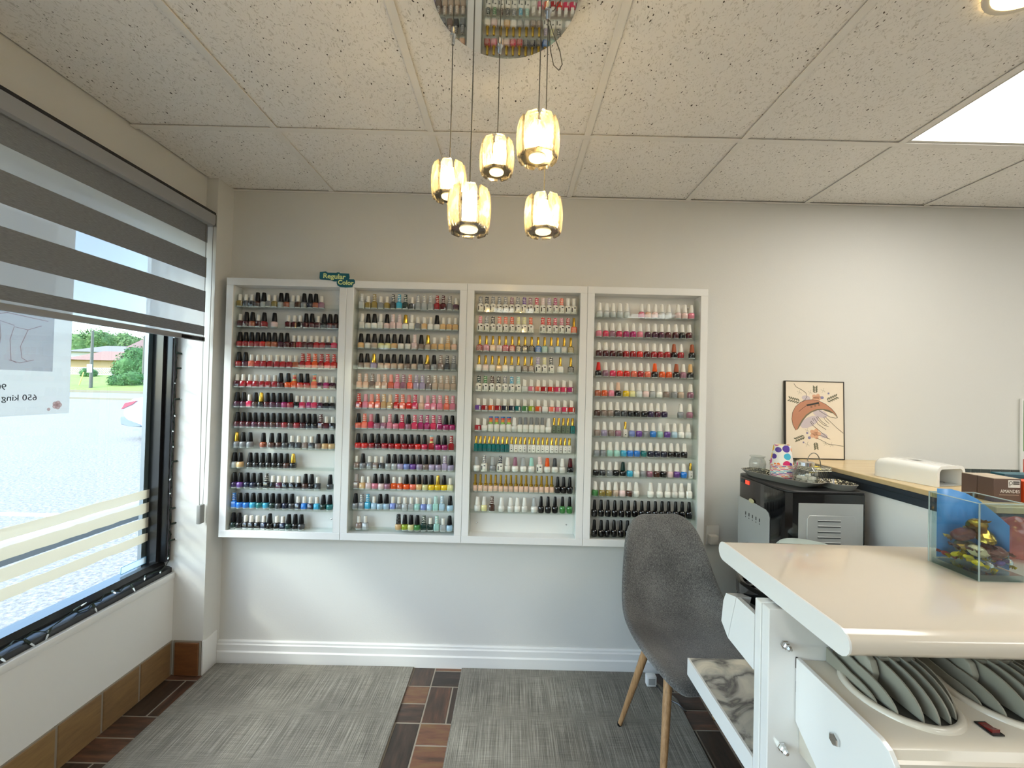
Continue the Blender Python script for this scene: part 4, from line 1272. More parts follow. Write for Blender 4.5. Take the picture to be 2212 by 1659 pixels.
# dryer housing in front
hp = [(0.931, 0.808), (0.722, 0.808), (0.708, 0.803), (0.700, 0.792), (0.694, 0.790), (0.694, 0.772), (0.690, 0.770), (0.690, 0.60), (0.931, 0.60)]
part('dryer_housing', prism(hp, 'x', 0.674, XE), HOUSE, sta)
sp = [(0.930, 0.814), (0.722, 0.811), (0.704, 0.804), (0.692, 0.788), (0.688, 0.765), (0.68, 0.60), (0.83, 0.60), (0.922, 0.666), (0.930, 0.672)]
part('side_panel', prism(sp, 'x', 0.664, 0.674, 0.0008, 1), GLOSSW, sta)
box('front_panel', 0.70, XE, 0.6862, 0.6895, 0.60, 0.762, NAVY, sta)
GOLDP = mat('pale_gold_print', '#d8cfa8', 0.5)
for i, (gx_, gz_, gr) in enumerate(((0.735, 0.750, 0.006), (0.75, 0.757, 0.004), (0.765, 0.755, 0.004), (0.845, 0.752, 0.008), (0.93, 0.753, 0.007))):
    me = lathe([(gr, 0), (gr * 0.9, 0.0006)], 12, squash=0.6)
    me.transform(Matrix.Rotation(math.pi / 2, 4, 'X'))
    o = obj('print_mark', me, GOLDP, sta, Vector((gx_, 0.686, gz_)) - Vector(sta.location))
box('hinge', 0.664, 0.668, 0.9300, 0.9318, 0.79, 0.815, BLACKP, sta)
box('hinge', 0.6655, 0.672, 0.9300, 0.9318, 0.735, 0.76, BLACKP, sta)

def acorn(name, x, y, z):
    me = lathe([(0.010, 0.0), (0.010, 0.003), (0.0085, 0.004), (0.0085, 0.010), (0.0065, 0.012), (0.0065, 0.018), (0.004, 0.022), (0.0, 0.023)], 6, smooth=False)
    me.transform(Matrix.Rotation(math.pi / 2, 4, 'X'))
    obj(name, me, CHROME, sta, Vector((x, y, z)) - Vector(sta.location))
acorn('cap_nut', 0.638, 0.932, 0.843)
acorn('cap_nut', 0.634, 0.932, 0.612)
me = lathe([(0.012, 0.0), (0.012, 0.005), (0.010, 0.0065)], 6, smooth=False)
me.transform(Matrix.Rotation(-math.pi / 2, 4, 'Y'))
obj('hex_bolt', me, CHROME, sta, Vector((0.6635, 0.815, 0.728)) - Vector(sta.location))
HOLE = mat('vent_dark', '#2c2c27', 0.7)
for cxo in (0.802, 1.008, 1.214, 1.42):
    a_, b_ = 0.090, 0.098
    cyo = 0.834
    # rim ring, elliptical
    bm = bmesh.new()
    segs = 48
    prs = [(1.03, 0.8075), (1.02, 0.8115), (0.98, 0.8150), (0.90, 0.8155), (0.885, 0.809)]
    rg = []
    for f, zz in prs:
        rg.append([bm.verts.new((cxo + a_ * f * math.cos(2 * math.pi * i / segs), cyo + b_ * f * math.sin(2 * math.pi * i / segs), zz)) for i in range(segs)])
    for u, v in zip(rg, rg[1:]):
        for i in range(segs):
            bm.faces.new((u[i], u[(i + 1) % segs], v[(i + 1) % segs], v[i]))
    rim = part('vent_rim', done(bm, smooth=True), HOUSE, sta)
    me = lathe([(0.99, 0.8083), (0.98, 0.8095)], 40)
    me.transform(Matrix.Translation((cxo, cyo, 0)) @ Matrix.Diagonal((a_ * 0.9, b_ * 0.9, 1, 1)))
    o = part('vent_floor', me, HOLE, sta)
    # hood block and fins rising towards the board
    part('vent_hood', prism([(0.928, 0.811), (0.845, 0.811), (0.838, 0.845), (0.846, 0.866), (0.87, 0.874), (0.928, 0.886)], 'x', cxo - 0.045, cxo - 0.030, 0.003, 2), GREYPL, sta)
    def finp(f0, top, x):
        n = 8
        pts_ = [(0.926, 0.811)]
        pts_ += [(f0, 0.811)]
        for t in range(1, n + 1):
            q = t / n * math.pi / 2
            pts_.append((f0 + (0.86 - f0) * (1 - math.cos(q)), 0.811 + (top - 0.811) * math.sin(q)))
        pts_.append((0.926, top + 0.012))
        return prism(pts_, 'x', x - 0.0016, x + 0.0016)
    for dx, f0, top in ((-0.071, 0.80, 0.830), (-0.056, 0.772, 0.848), (-0.022, 0.757, 0.868), (0.002, 0.751, 0.870), (0.026, 0.755, 0.870), (0.048, 0.766, 0.868), (0.067, 0.785, 0.864)):
        part('vent_fin', finp(f0, top, cxo + dx), GREYPL, sta)
    for dx in (-0.011, 0.032):
        me = lathe([(0.004, 0), (0.0035, 0.003), (0.0, 0.004)], 10)
        obj('vent_screw', me, CHROME, sta, Vector((cxo + dx, 0.86, 0.868)) - Vector(sta.location))
    box('screw_bridge', cxo - 0.018, cxo + 0.055, 0.852, 0.868, 0.862, 0.868, GREYPL, sta)
    sw = box('switch_bezel', cxo + 0.078, cxo + 0.100, 0.733, 0.765, 0.8085, 0.8115, BLACKP, sta, bev=0.001, seg=1)
    REDS = mat('switch_red', '#7a1f1c', 0.25, coat=0.4)
    rk = obj('rocker', prism([(-0.011, 0.002), (0.011, 0.002), (0.011, 0.004), (0.0, 0.0045), (-0.011, 0.009)], 'x', -0.007, 0.007), REDS, sw)

# round extractor hung under the table top, part of the station
fxy = (0.752, 1.115)
FZ = 0.54
part('extractor_body', lathe([(0.090, FZ + 0.22), (0.100, FZ + 0.225), (0.104, FZ + 0.315)], 32, fxy), mat('pale_grey_plastic', '#c9ccd0', 0.3), sta)
part('extractor_band', lathe([(0.1045, FZ + 0.3155), (0.108, FZ + 0.318), (0.109, FZ + 0.350), (0.104, FZ + 0.354), (0.094, FZ + 0.354), (0.092, FZ + 0.342)], 32, fxy, cap=False), BLACKP, sta)
for k in range(12):
    o = obj('extractor_bar', bx(0.02, 0.096, -0.002, 0.002, 0.344, 0.350), BLACKP, sta, Vector((fxy[0], fxy[1], FZ)) - Vector(sta.location))
    o.rotation_euler = (0, 0, k * math.pi / 6)
part('extractor_stem', lathe([(0.024, FZ + 0.338), (0.026, FZ + 0.352), (0.012, FZ + 0.354), (0.012, 0.929)], 20, fxy), BLACKP, sta)

# pale teal bin behind the table
tb = empty('waste_bin', (1.10, 1.47, 0.0))
tag(tb, 'pale teal round bin standing between white table and water cooler', 'bin')
TEALP = mat('pale_teal_plastic', '#c2d2ce', 0.3)
obj('body', lathe([(0.085, 0.0), (0.09, 0.01), (0.105, 0.822)], 28), TEALP, tb)
obj('lid', lathe([(0.109, 0.8225), (0.109, 0.852), (0.100, 0.862), (0.06, 0.867), (0.0, 0.869)], 28), TEALP, tb)

# ------------------------------------------------------------------ water cooler
wc = empty('water_cooler', (1.245, 1.77, 0.0))
tag(wc, 'black and stainless water cooler beside the counter with trays on top', 'water cooler')
GBLACK = mat('gloss_black', '#0c0d10', 0.12, coat=0.6)
cp_ = [(1.400, 1.945), (1.118, 1.945), (1.098, 1.93), (1.092, 1.90), (1.092, 1.66), (1.100, 1.615), (1.118, 1.597), (1.135, 1.594), (1.400, 1.594)]
part('cabinet', prism(cp_, 'z', 0.02, 1.028), GBLACK, wc)
part('top_cover', prism([(x * 1.0, y) for x, y in cp_], 'z', 1.0285, 1.0385, 0.002, 1), mat('satin_black', '#1b1c1e', 0.4), wc)
for fx, fy in ((1.13, 1.64), (1.37, 1.64), (1.13, 1.9), (1.37, 1.9)):
    part('foot', lathe([(0.018, 0.0), (0.018, 0.0195)], 12, (fx, fy)), BLACKP, wc)
sp_ = box('side_panel', 1.138, 1.392, 1.5915, 1.5935, 0.04, 0.992, STEEL, wc)
part('panel_emboss', prism([(1.17, 0.06), (1.365, 0.06), (1.365, 0.93), (1.355, 0.945), (1.18, 0.945), (1.17, 0.93)], 'y', 1.5895, 1.5912, 0.0008, 1), STEEL, wc)
DKS = mat('slot_dark', '#3a3c3d', 0.6)
for k in range(5):
    zz = 0.924 - k * 0.0215
    box('louver', 1.212, 1.302, 1.5865, 1.5893, zz, zz + 0.004, STEEL, wc, bev=0.001, seg=1)
    box('louver_slot', 1.212, 1.302, 1.5888, 1.5894, zz - 0.003, zz - 0.0002, DKS, wc)
fp = [(1.925, 0.70), (1.925, 0.932), (1.80, 0.932), (1.72, 0.927), (1.702, 0.918), (1.694, 0.90), (1.694, 0.70)]
part('front_plate', prism(fp, 'x', 1.0885, 1.0915, 0.0006, 1), STEEL, wc)
me = lathe([(0.020, 0), (0.018, 0.002)], 20, squash=0.5); me.transform(Matrix.Rotation(-math.pi / 2, 4, 'Y') @ Matrix.Rotation(math.pi / 2, 4, 'Z'))
obj('badge', me, mat('badge_cream', '#c9c49a', 0.3), wc, Vector((1.0883, 1.82, 0.936)) - Vector(wc.location))
for k in range(5):
    yy = 1.86 - k * 0.026
    box('tap_symbol', 1.0878, 1.0884, yy, yy + 0.006, 0.862, 0.876, DKS, wc)
    box('tap_lamp', 1.0878, 1.0884, yy + 0.001, yy + 0.005, 0.850, 0.855, DKS, wc)
box('lamp_window', 1.0905, 1.0915, 1.885, 1.912, 1.002, 1.018, mat('indicator_dark', '#2b3a44', 0.2), wc)
box('red_lamp', 1.0900, 1.0915, 1.845, 1.872, 1.002, 1.018, mat('red_lamp', '#ff3a2a', 0.3, emit='#ff2a1a', estr=1.0), wc)
for yy in (1.74, 1.84):
    part('tap', tube([(1.088, yy, 0.74), (1.068, yy, 0.735), (1.066, yy, 0.70)], 0.006, 8), CHROME, wc)
box('tap_recess', 1.0900, 1.0915, 1.694, 1.925, 0.45, 0.695, mat('recess_grey', '#4a4c4d', 0.5), wc)
WZ = 1.0385

def oval_tray(name, cx, cy, rx_, ry_, rot, label):
    t = empty(name, (cx, cy, WZ), rot)
    tag(t, label, 'tray', 'mosaic trays on the water cooler')
    SLATE = mat('tray_grey', '#7c7c79', 0.4, bump=0.3, bscale=300)
    bm = bmesh.new()
    n = 32
    def sup(f, z):
        q = []
        for i in range(n):
            a = 2 * math.pi * i / n
            ca, sa = math.cos(a), math.sin(a)
            e = 0.6
            q.append(bm.verts.new((rx_ * f * math.copysign(abs(ca) ** e, ca), ry_ * f * math.copysign(abs(sa) ** e, sa), z)))
        return q
    rg = [sup(0.80, 0.0), sup(1.0, 0.024), sup(0.96, 0.025), sup(0.76, 0.005)]
    bm.faces.new(rg[0][::-1])
    for u, v in zip(rg, rg[1:]):
        for i in range(n):
            bm.faces.new((u[i], u[(i + 1) % n], v[(i + 1) % n], v[i]))
    obj('dish', done(bm, smooth=True, angle=40), SLATE, t)
    m = MATS.get('mosaic')
    if m is None:
        m, nt, b, out = nodes_of('mosaic')
        tc = nt.nodes.new('ShaderNodeTexCoord')
        vo = N(nt, 'ShaderNodeTexVoronoi', Scale=130.0, Randomness=0.6)
        nt.links.new(tc.outputs['Object'], vo.inputs['Vector'])
        rr = ramp(nt, [(0.3, '#d9d2b6'), (0.5, '#2c2b27')])
        nt.links.new(vo.outputs['Distance'], rr.inputs[0]); nt.links.new(rr.outputs[0], b.inputs['Base Color'])
        b.inputs['Roughness'].default_value = 0.2
    bm = bmesh.new()
    rg = [sup(0.755, 0.0055), sup(0.955, 0.0252)]
    for i in range(n):
        bm.faces.new((rg[0][i], rg[0][(i + 1) % n], rg[1][(i + 1) % n], rg[1][i]))
    bm.faces.new(rg[0])
    obj('mosaic_lining', done(bm, smooth=True, angle=40), m, t)
    return t
oval_tray('mosaic_tray', 1.198, 1.790, 0.070, 0.172, 0.40, 'long grey mosaic tray holding cups and jars on the water cooler')
oval_tray('mosaic_tray', 1.350, 1.665, 0.052, 0.062, 0.0, 'small grey mosaic tray at the edge of the water cooler')

# stack of upside-down paper cups
m, nt, b, out = nodes_of('dotted_paper')
tc = nt.nodes.new('ShaderNodeTexCoord')
vo = N(nt, 'ShaderNodeTexVoronoi', Scale=32.0, Randomness=0.5)
nt.links.new(tc.outputs['Object'], vo.inputs['Vector'])
sp2 = nt.nodes.new('ShaderNodeSeparateColor'); nt.links.new(vo.outputs['Color'], sp2.inputs[0])
cr = ramp(nt, [(0.0, '#d62a6a'), (0.2, '#ef7d2c'), (0.36, '#5a3ea0'), (0.52, '#48b7d6'), (0.68, '#d94a9a'), (0.84, '#f2c032'), (1.0, '#63b04a')])
cr.color_ramp.interpolation = 'CONSTANT'
nt.links.new(sp2.outputs[0], cr.inputs[0])
lt = nt.nodes.new('ShaderNodeMath'); lt.operation = 'LESS_THAN'; lt.inputs[1].default_value = 0.50
nt.links.new(vo.outputs['Distance'], lt.inputs[0])
mx = nt.nodes.new('ShaderNodeMix'); mx.data_type = 'RGBA'
nt.links.new(lt.outputs[0], mx.inputs[0]); mx.inputs[6].default_value = lin('#efece6'); nt.links.new(cr.outputs[0], mx.inputs[7])
nt.links.new(mx.outputs[2], b.inputs['Base Color']); b.inputs['Roughness'].default_value = 0.5
CUPM = m
wall_ = lathe([(0.0441, 0.003), (0.0315, 0.088), (0.0305, 0.088)], 28, cap=False)
rim_ = lathe([(0.0446, 0.0), (0.0455, 0.0014), (0.0448, 0.0030), (0.0441, 0.0030), (0.0441, 0.0)], 28, cap=False)
base_ = lathe([(0.0306, 0.084), (0.0, 0.0838)], 28, cap=False)
NC = 11
for i in range(NC):
    c = empty('paper_cup', (1.203, 1.792, WZ + 0.007 + i * 0.0062), i * 0.7)
    tag(c, 'dotted paper cup, %s up in the upside-down stack on the mosaic tray' % ordinal(i + 1) if i < NC - 1 else 'dotted paper cup on top of the upside-down stack on the mosaic tray', 'paper cup', 'stack of dotted paper cups')
    obj('wall', wall_, CUPM, c); obj('rim', rim_, mat('cup_rim', '#efe9e2', 0.5), c); obj('base', base_, CUPM, c)

# jars
j = empty('glass_jar', (1.158, 1.895, WZ + 0.0062))
tag(j, 'empty fluted clear glass jar behind the paper cups', 'jar')
bm = bmesh.new()
n = 32
rg = []
for rr, zz in ((0.028, 0.0), (0.033, 0.004), (0.034, 0.05), (0.033, 0.062), (0.027, 0.072), (0.028, 0.078), (0.033, 0.081), (0.033, 0.083), (0.030, 0.083)):
    rg.append([bm.verts.new(((rr * (1 + (0.03 if (i % 2 and 0.003 < zz < 0.06) else 0))) * math.cos(2 * math.pi * i / n), rr * (1 + (0.03 if (i % 2 and 0.003 < zz < 0.06) else 0)) * math.sin(2 * math.pi * i / n), zz)) for i in range(n)])
for u, v in zip(rg, rg[1:]):
    for i in range(n):
        bm.faces.new((u[i], u[(i + 1) % n], v[(i + 1) % n], v[i]))
bm.faces.new(rg[0][::-1])
obj('body', done(bm, smooth=True, angle=60), JARG, j)
sj = empty('sugar_jar', (1.247, 1.708, WZ + 0.0062))
tag(sj, 'round glass jar of white sugar cubes with metal lid', 'jar')
obj('body', lathe([(0.028, 0.0), (0.039, 0.008), (0.046, 0.026), (0.046, 0.040), (0.040, 0.060), (0.030, 0.072), (0.029, 0.076)], 28, cap=False), JARG, sj)
obj('lid', lathe([(0.032, 0.0765), (0.032, 0.090), (0.029, 0.0925), (0.0, 0.0925)], 28), CHROME, sj)
rj = random.Random(5)
cube = bx(-0.008, 0.008, -0.008, 0.008, -0.006, 0.006, 0.0012, 1)
SUG = mat('sugar_white', '#eeece6', 0.8, bump=0.5, bscale=900)
spots = [(-0.02, -0.012, 0.010), (0.001, -0.022, 0.010), (0.021, -0.010, 0.010), (-0.020, 0.012, 0.010), (0.001, 0.0, 0.010), (0.02, 0.014, 0.010), (-0.016, -0.018, 0.024), (0.006, -0.026, 0.024), (0.024, -0.012, 0.024), (-0.01, 0.006, 0.024), (0.014, 0.008, 0.024), (-0.026, -0.002, 0.026), (0.0, -0.014, 0.037)]
for i, p in enumerate(spots):
    o = obj('sugar_cube', cube, SUG, None, Vector((1.247, 1.708, WZ + 0.0062)) + Vector(p))
    o.rotation_euler = (rj.uniform(-0.3, 0.3), rj.uniform(-0.3, 0.3), rj.uniform(0, 3))
    tag(o, 'white sugar cube in the round jar with metal lid', 'sugar cube', 'sugar cubes in the jar')

# wire baskets with tea packets
def basket(cx, cy, rz, label):
    t = empty('wire_basket', (cx, cy, WZ), rz)
    tag(t, label, 'basket', 'wire baskets on the water cooler')
    t.scale = (1.12, 1.12, 1.25)
    WIRE = mat('wire_grey', '#8f8d84', 0.3, metal=0.8)
    def ringpts(hx, hy, z):
        return [(hx, hy, z), (-hx, hy, z), (-hx, -hy, z), (hx, -hy, z), (hx, hy, z)]
    obj('rim_wire', tube(ringpts(0.042, 0.036, 0.052), 0.0018, 6), WIRE, t)
    obj('foot_wire', tube(ringpts(0.030, 0.025, 0.002), 0.0016, 6), WIRE, t)
    bm = bmesh.new()
    for i in range(9):
        f = -1 + 2 * i / 8
        for s in (-1, 1):
            add_tube(bm, [(0.030 * f, s * 0.025, 0.002), (0.042 * f, s * 0.036, 0.052)], 0.0009, 4)
            add_tube(bm, [(s * 0.030, 0.025 * f, 0.002), (s * 0.042, 0.036 * f, 0.052)], 0.0009, 4)
        add_tube(bm, [(0.030 * f, -0.025, 0.002), (0.030 * f, 0.025, 0.002)], 0.0009, 4)
    o = obj('wire_mesh', done(bm), WIRE, t); o['kind'] = 'stuff'
    bm = bmesh.new()
    for row in range(3):
        for i in range(14):
            f = -1 + 2 * (i + 0.5 * (row % 2)) / 14
            for s in (-1, 1):
                for c in ((f * 0.042, s * 0.0375), (s * 0.0435, f * 0.036)):
                    add_lathe(bm, [(0.0, 0.036 + row * 0.0055), (0.0022, 0.0382 + row * 0.0055), (0.0, 0.0404 + row * 0.0055)], 5, c, cap=False)
    o = obj('bead_band', done(bm), mat('bead_silver', '#c9c3ac', 0.2, metal=0.6), t); o['kind'] = 'stuff'
    obj('handle', tube([(0.032 * math.cos(q * math.pi / 12), 0.0, 0.052 + 0.046 * math.sin(q * math.pi / 12)) for q in range(13)], 0.0017, 6), WIRE, t)
basket(1.350, 1.800, 0.15, 'wire basket with beaded rim nearest the counter, yellow packets inside')
basket(1.285, 1.890, 0.0, 'wire basket with looped handle behind the sugar jar')
TEAY, TEAR, TEAG = mat('packet_yellow', '#e3cf4a', 0.5), mat('packet_red', '#a8321f', 0.5), mat('packet_cream', '#e2dcb4', 0.5)
for i, (dx, dy, dz, rz_, mm, nm) in enumerate(((1.340, 1.792, 0.012, 0.2, TEAY, 'yellow'), (1.352, 1.805, 0.034, 0.9, TEAY, 'bright yellow'), (1.358, 1.797, 0.058, -0.5, TEAY, 'uppermost yellow'), (1.287, 1.888, 0.014, 0.3, TEAG, 'pale'), (1.292, 1.892, 0.034, 1.0, TEAR, 'red'), (1.280, 1.886, 0.052, -0.4, TEAG, 'upper cream'))):
    o = obj('tea_packet', bx(-0.020, 0.020, -0.015, 0.015, -0.003, 0.003, 0.0015, 1), mm, None, (dx, dy, WZ + dz))
    o.rotation_euler = (0.25 * (-1) ** i, 0.2, rz_)
    tag(o, '%s paper tea packet in the %s wire basket' % (nm, 'beaded' if i < 3 else 'farther'), 'tea packet', 'tea packets in the baskets')

# ------------------------------------------------------------------ counter, picture, lamp, boxes
co = empty('reception_counter', (1.70, 1.64, 0.0))
tag(co, 'white half-height counter with dark band and tan top against the wall', 'counter')
YE = 1.226
box('white_panel', 1.472, 1.93, YE, D - 0.003, 0.0, 1.027, mat('counter_white', '#f0f2f4', 0.4), co)
box('dark_band', 1.466, 1.936, YE - 0.006, D - 0.003, 1.0275, 1.0545, mat('band_slate', '#333c47', 0.35), co)
box('dark_band', 1.463, 1.939, YE - 0.009, D - 0.003, 1.055, 1.0745, MATS['band_slate'], co, bev=0.002, seg=1)
box('counter_top', 1.458, 1.944, YE - 0.014, D - 0.003, 1.075, 1.095, TANTOP, co, bev=0.002, seg=1)

# tile strip on the back wall behind the counter
ts = structure(box('trim_3', 1.80, 3.1, D - 0.003, D, 0.955, 1.064, mat('pale_grout', '#b3b5ac', 0.8)))
TM = mat('dark_glass_tile', '#2e3836', 0.2, coat=0.4, var=0.3, vscale=12)
tmesh = bx(-0.0235, 0.0235, -0.0025, 0.0, -0.0112, 0.0112, 0.0008, 1)
tmesh.materials.append(TM)
for rr in range(4):
    for i in range(26):
        xx = 1.826 + i * 0.05 + (0.025 if rr % 2 else 0)
        if xx > 3.07:
            continue
        obj('tile', tmesh, None, ts, Vector((xx, D - 0.0031, 1.0515 - rr * 0.0262)) - Vector(ts.location))

# framed print leaning on the wall
fpz, fph, fpw = 1.0955, 0.395, 0.297
pic = empty('framed_print', (1.54, 2.0505, fpz))
tilt = -0.03
pic.rotation_euler = (tilt, 0, 0)
tag(pic, 'framed nail-lamp print with hand and flowers leaning on the wall', 'picture')
obj('panel', bx(-fpw / 2, fpw / 2, -0.006, 0.004, 0, fph), mat('print_cream', '#e8dac5', 0.6), pic)
for a in ((-fpw / 2 - 0.002, -fpw / 2 + 0.002, 0, fph), (fpw / 2 - 0.002, fpw / 2 + 0.002, 0, fph), (-fpw / 2, fpw / 2, 0.0, 0.004), (-fpw / 2, fpw / 2, fph - 0.004, fph)):
    obj('frame_edge', bx(a[0], a[1], -0.008, 0.005, a[2], a[3]), mat('frame_dark', '#2a2623', 0.4), pic)
def A(px_, py_):
    return ((px_ - 808) / 541 * fpw, (828 - 13 * (1078 - px_) / 541 * -0.0 - py_) / 735 * fph)
def flat(polys, y, t=0.0003):
    bm = bmesh.new()
    for pl in polys:
        q = [A(*p) for p in pl]
        v0 = [bm.verts.new((a, y, b2)) for a, b2 in q]
        v1 = [bm.verts.new((a, y - t, b2)) for a, b2 in q]
        try:
            bm.faces.new(v1)
            for i in range(len(q)):
                bm.faces.new((v0[i], v0[(i + 1) % len(q)], v1[(i + 1) % len(q)], v1[i]))
        except ValueError:
            pass
    bmesh.ops.triangulate(bm, faces=bm.faces)
    return done(bm)
def lines(pls, y, r=0.0007):
    bm = bmesh.new()
    for pl in pls:
        add_tube(bm, [(A(*p)[0], y, A(*p)[1]) for p in pl], r, 4)
    return done(bm)
INK = mat('ink', '#3c3833', 0.7)
def ell(cx, cy, a, b2, rot=0.0, n=12):
    return [(cx + a * math.cos(t * 2 * math.pi / n) * math.cos(rot) - b2 * math.sin(t * 2 * math.pi / n) * math.sin(rot), cy + a * math.cos(t * 2 * math.pi / n) * math.sin(rot) + b2 * math.sin(t * 2 * math.pi / n) * math.cos(rot)) for t in range(n)]
for e_ in (ell(760, 480, 95, 45, -0.5), ell(860, 400, 70, 35, 0.3), ell(730, 255, 40, 25, 0.2), ell(890, 605, 40, 22, 0.4)):
    obj('lilac_wash', flat([e_], -0.0061), mat('wash_lilac', '#c9bcc0', 0.7), pic)
outer = [(632, 560), (606, 510), (596, 455), (603, 395), (630, 340), (675, 298), (730, 274), (790, 268), (850, 280), (910, 308), (965, 350), (1002, 395), (1020, 432)]
inner = [(1008, 415), (980, 385), (940, 362), (885, 352), (830, 356), (775, 378), (728, 412), (690, 460), (662, 510), (645, 555)]
obj('lamp_shape', flat([outer + inner], -0.0063), mat('print_copper', '#bd8468', 0.6), pic)
inner2 = [(1020, 432), (1012, 424), (980, 394), (940, 372), (885, 363), (832, 368), (780, 390), (736, 424), (700, 470), (672, 520), (652, 552), (632, 560)]
obj('lamp_lip', flat([inner[::-1] + inner2], -0.0064), mat('print_olive', '#77705a', 0.6), pic)
obj('lamp_display', flat([[(732, 316), (846, 290), (852, 306), (738, 332)]], -0.0065), INK, pic)
obj('lamp_buttons', flat([ell(778, 338, 11, 8), ell(813, 326, 11, 8), ell(848, 318, 11, 8)], -0.0065), mat('print_brown', '#8a6a4c', 0.6), pic)
obj('blossoms', flat([ell(830 + 26 * math.cos(k * 1.256), 250 + 17 * math.sin(k * 1.256), 24, 18, k * 1.256) for k in range(5)] + [ell(812 + 28 * math.cos(k * 1.256), 590 + 26 * math.sin(k * 1.256), 26, 20, k * 1.256) for k in range(5)], -0.0062), mat('print_peach', '#dba98a', 0.7), pic)
obj('small_flowers', flat([ell(878, 248, 16, 14), ell(938, 206, 9, 9), ell(738, 585, 10, 10), ell(757, 628, 14, 13), ell(703, 673, 8, 8)], -0.0064), mat('print_violet', '#8d87a8', 0.7), pic)
lv = []
def sprig(x, y, dx, dy, n, L, wdt):
    a = math.atan2(dy, dx)
    for k in range(n):
        t = (k + 1) / n
        for s in (-1, 1):
            b2 = a + s * 0.7
            cx, cy = x + dx * t + math.cos(b2) * L * 0.6, y + dy * t + math.sin(b2) * L * 0.6
            lv.append(ell(cx, cy, L / 2, wdt, b2, 8))
sprig(690, 295, -100, -25, 5, 34, 6); sprig(815, 222, 0, -62, 4, 30, 6); sprig(905, 285, 95, -45, 5, 34, 6); sprig(730, 610, -85, 35, 5, 30, 6); sprig(812, 655, 8, 62, 4, 28, 6)
obj('leaves', flat(lv, -0.0062), mat('print_leaf', '#6c6a55', 0.7), pic)
hand = [[(1070, 578), (1010, 528), (920, 442), (905, 424), (892, 430), (905, 460), (940, 490)], [(920, 505), (870, 470), (835, 425), (822, 432), (840, 460), (890, 505), (935, 520)], [(912, 548), (840, 500), (800, 440), (786, 446), (800, 470)], [(800, 500), (775, 470), (765, 478), (790, 510), (850, 560), (905, 605), (930, 632), (950, 636)], [(930, 632), (870, 606), (840, 606)], [(820, 628), (850, 640), (880, 655), (940, 688), (1000, 690), (1070, 702)], [(618, 120), (640, 152), (690, 178), (728, 205), (738, 240), (720, 272), (690, 290)], [(660, 385), (700, 350), (735, 325)], [(850, 370), (900, 402), (950, 428), (1000, 438), (1018, 434)]]
obj('line_drawing', lines(hand + [outer], -0.0066, 0.0009), INK, pic)
tw = []
for bx0, by0 in ((670, 200), (770, 200), (890, 180), (740, 560), (740, 690), (905, 680), (960, 690)):
    for k in range(4):
        a = 0.5 + k * 1.4
        tw.append([(bx0, by0), (bx0 + 14 * math.cos(a), by0 + 14 * math.sin(a)), (bx0 + 24 * math.cos(a + 0.3), by0 + 24 * math.sin(a + 0.3))])
obj('twigs', lines(tw, -0.0062, 0.0004), MATS['print_leaf'], pic)

# white nail lamp: tunnel shell with an open end
ax = Vector((1.542 - 1.486, 1.446 - 1.647, 0)).normalized()
nl = empty('nail_lamp', (1.586, 1.579, 1.0955), math.atan2(ax.y, ax.x))
tag(nl, 'white glossy nail curing lamp with open end on the tan counter', 'nail lamp')
Ln, Wd, Ht = 0.209, 0.152, 0.080
def arch(w, h, r, n=6):
    p = [(-w, 0), (-w, h - r)]
    p += [(-w + r - r * math.cos(t * math.pi / 2 / n), h - r + r * math.sin(t * math.pi / 2 / n)) for t in range(1, n + 1)]
    p += [(w - r + r * math.sin(t * math.pi / 2 / n), h - r + r * math.cos(t * math.pi / 2 / n)) for t in range(0, n)]
    p += [(w, h - r), (w, 0)]
    return p
LAMPW = mat('lamp_white', '#f0f0ee', 0.12, coat=0.6)
bm = bmesh.new()
sec = [(-0.1045, 0.80, 0.62), (-0.098, 0.93, 0.84), (-0.085, 0.985, 0.95), (-0.06, 1.0, 1.0), (0.104, 1.0, 0.93)]
go = []
for x_, fw, fh in sec:
    go.append([bm.verts.new((x_, a * fw, b2 * fh)) for a, b2 in arch(Wd / 2, Ht, 0.026)])
for u, v in zip(go, go[1:]):
    for i in range(len(u) - 1):
        bm.faces.new((u[i], u[i + 1], v[i + 1], v[i]))
gi = []
for x_, f in ((0.104, 1.0), (-0.07, 0.97)):
    gi.append([bm.verts.new((x_, a * f, b2 * f)) for a, b2 in arch(Wd / 2 - 0.012, Ht * 0.93 - 0.011, 0.018)])
for i in range(len(go[-1]) - 1):
    bm.faces.new((go[-1][i], go[-1][i + 1], gi[0][i + 1], gi[0][i]))
    bm.faces.new((gi[0][i], gi[0][i + 1], gi[1][i + 1], gi[1][i]))
bm.faces.new(gi[1]); bm.faces.new(go[0])
obj('shell', done(bm, smooth=True, angle=45), LAMPW, nl)
obj('base_plate', bx(-0.06, 0.102, -0.062, 0.062, 0.0005, 0.003), STEEL, nl)
obj('display', bx(-0.012, 0.016, -0.012, 0.010, Ht * 0.985, Ht * 0.99), mat('lamp_display', '#8f918c', 0.3), nl)
obj('seam', tube([(-0.086, -0.045, 0.0735), (-0.06, -0.055, 0.0755), (-0.02, -0.055, 0.0768), (-0.02, -0.030, 0.0795)], 0.0006, 4), GREYPL, nl)
for xx, zz in ((0.06, 0.018), (0.03, 0.02)):
    obj('led', lathe([(0.003, 0), (0.002, 0.001)], 8), BLACKP, nl, (xx, 0.045, 0.004))

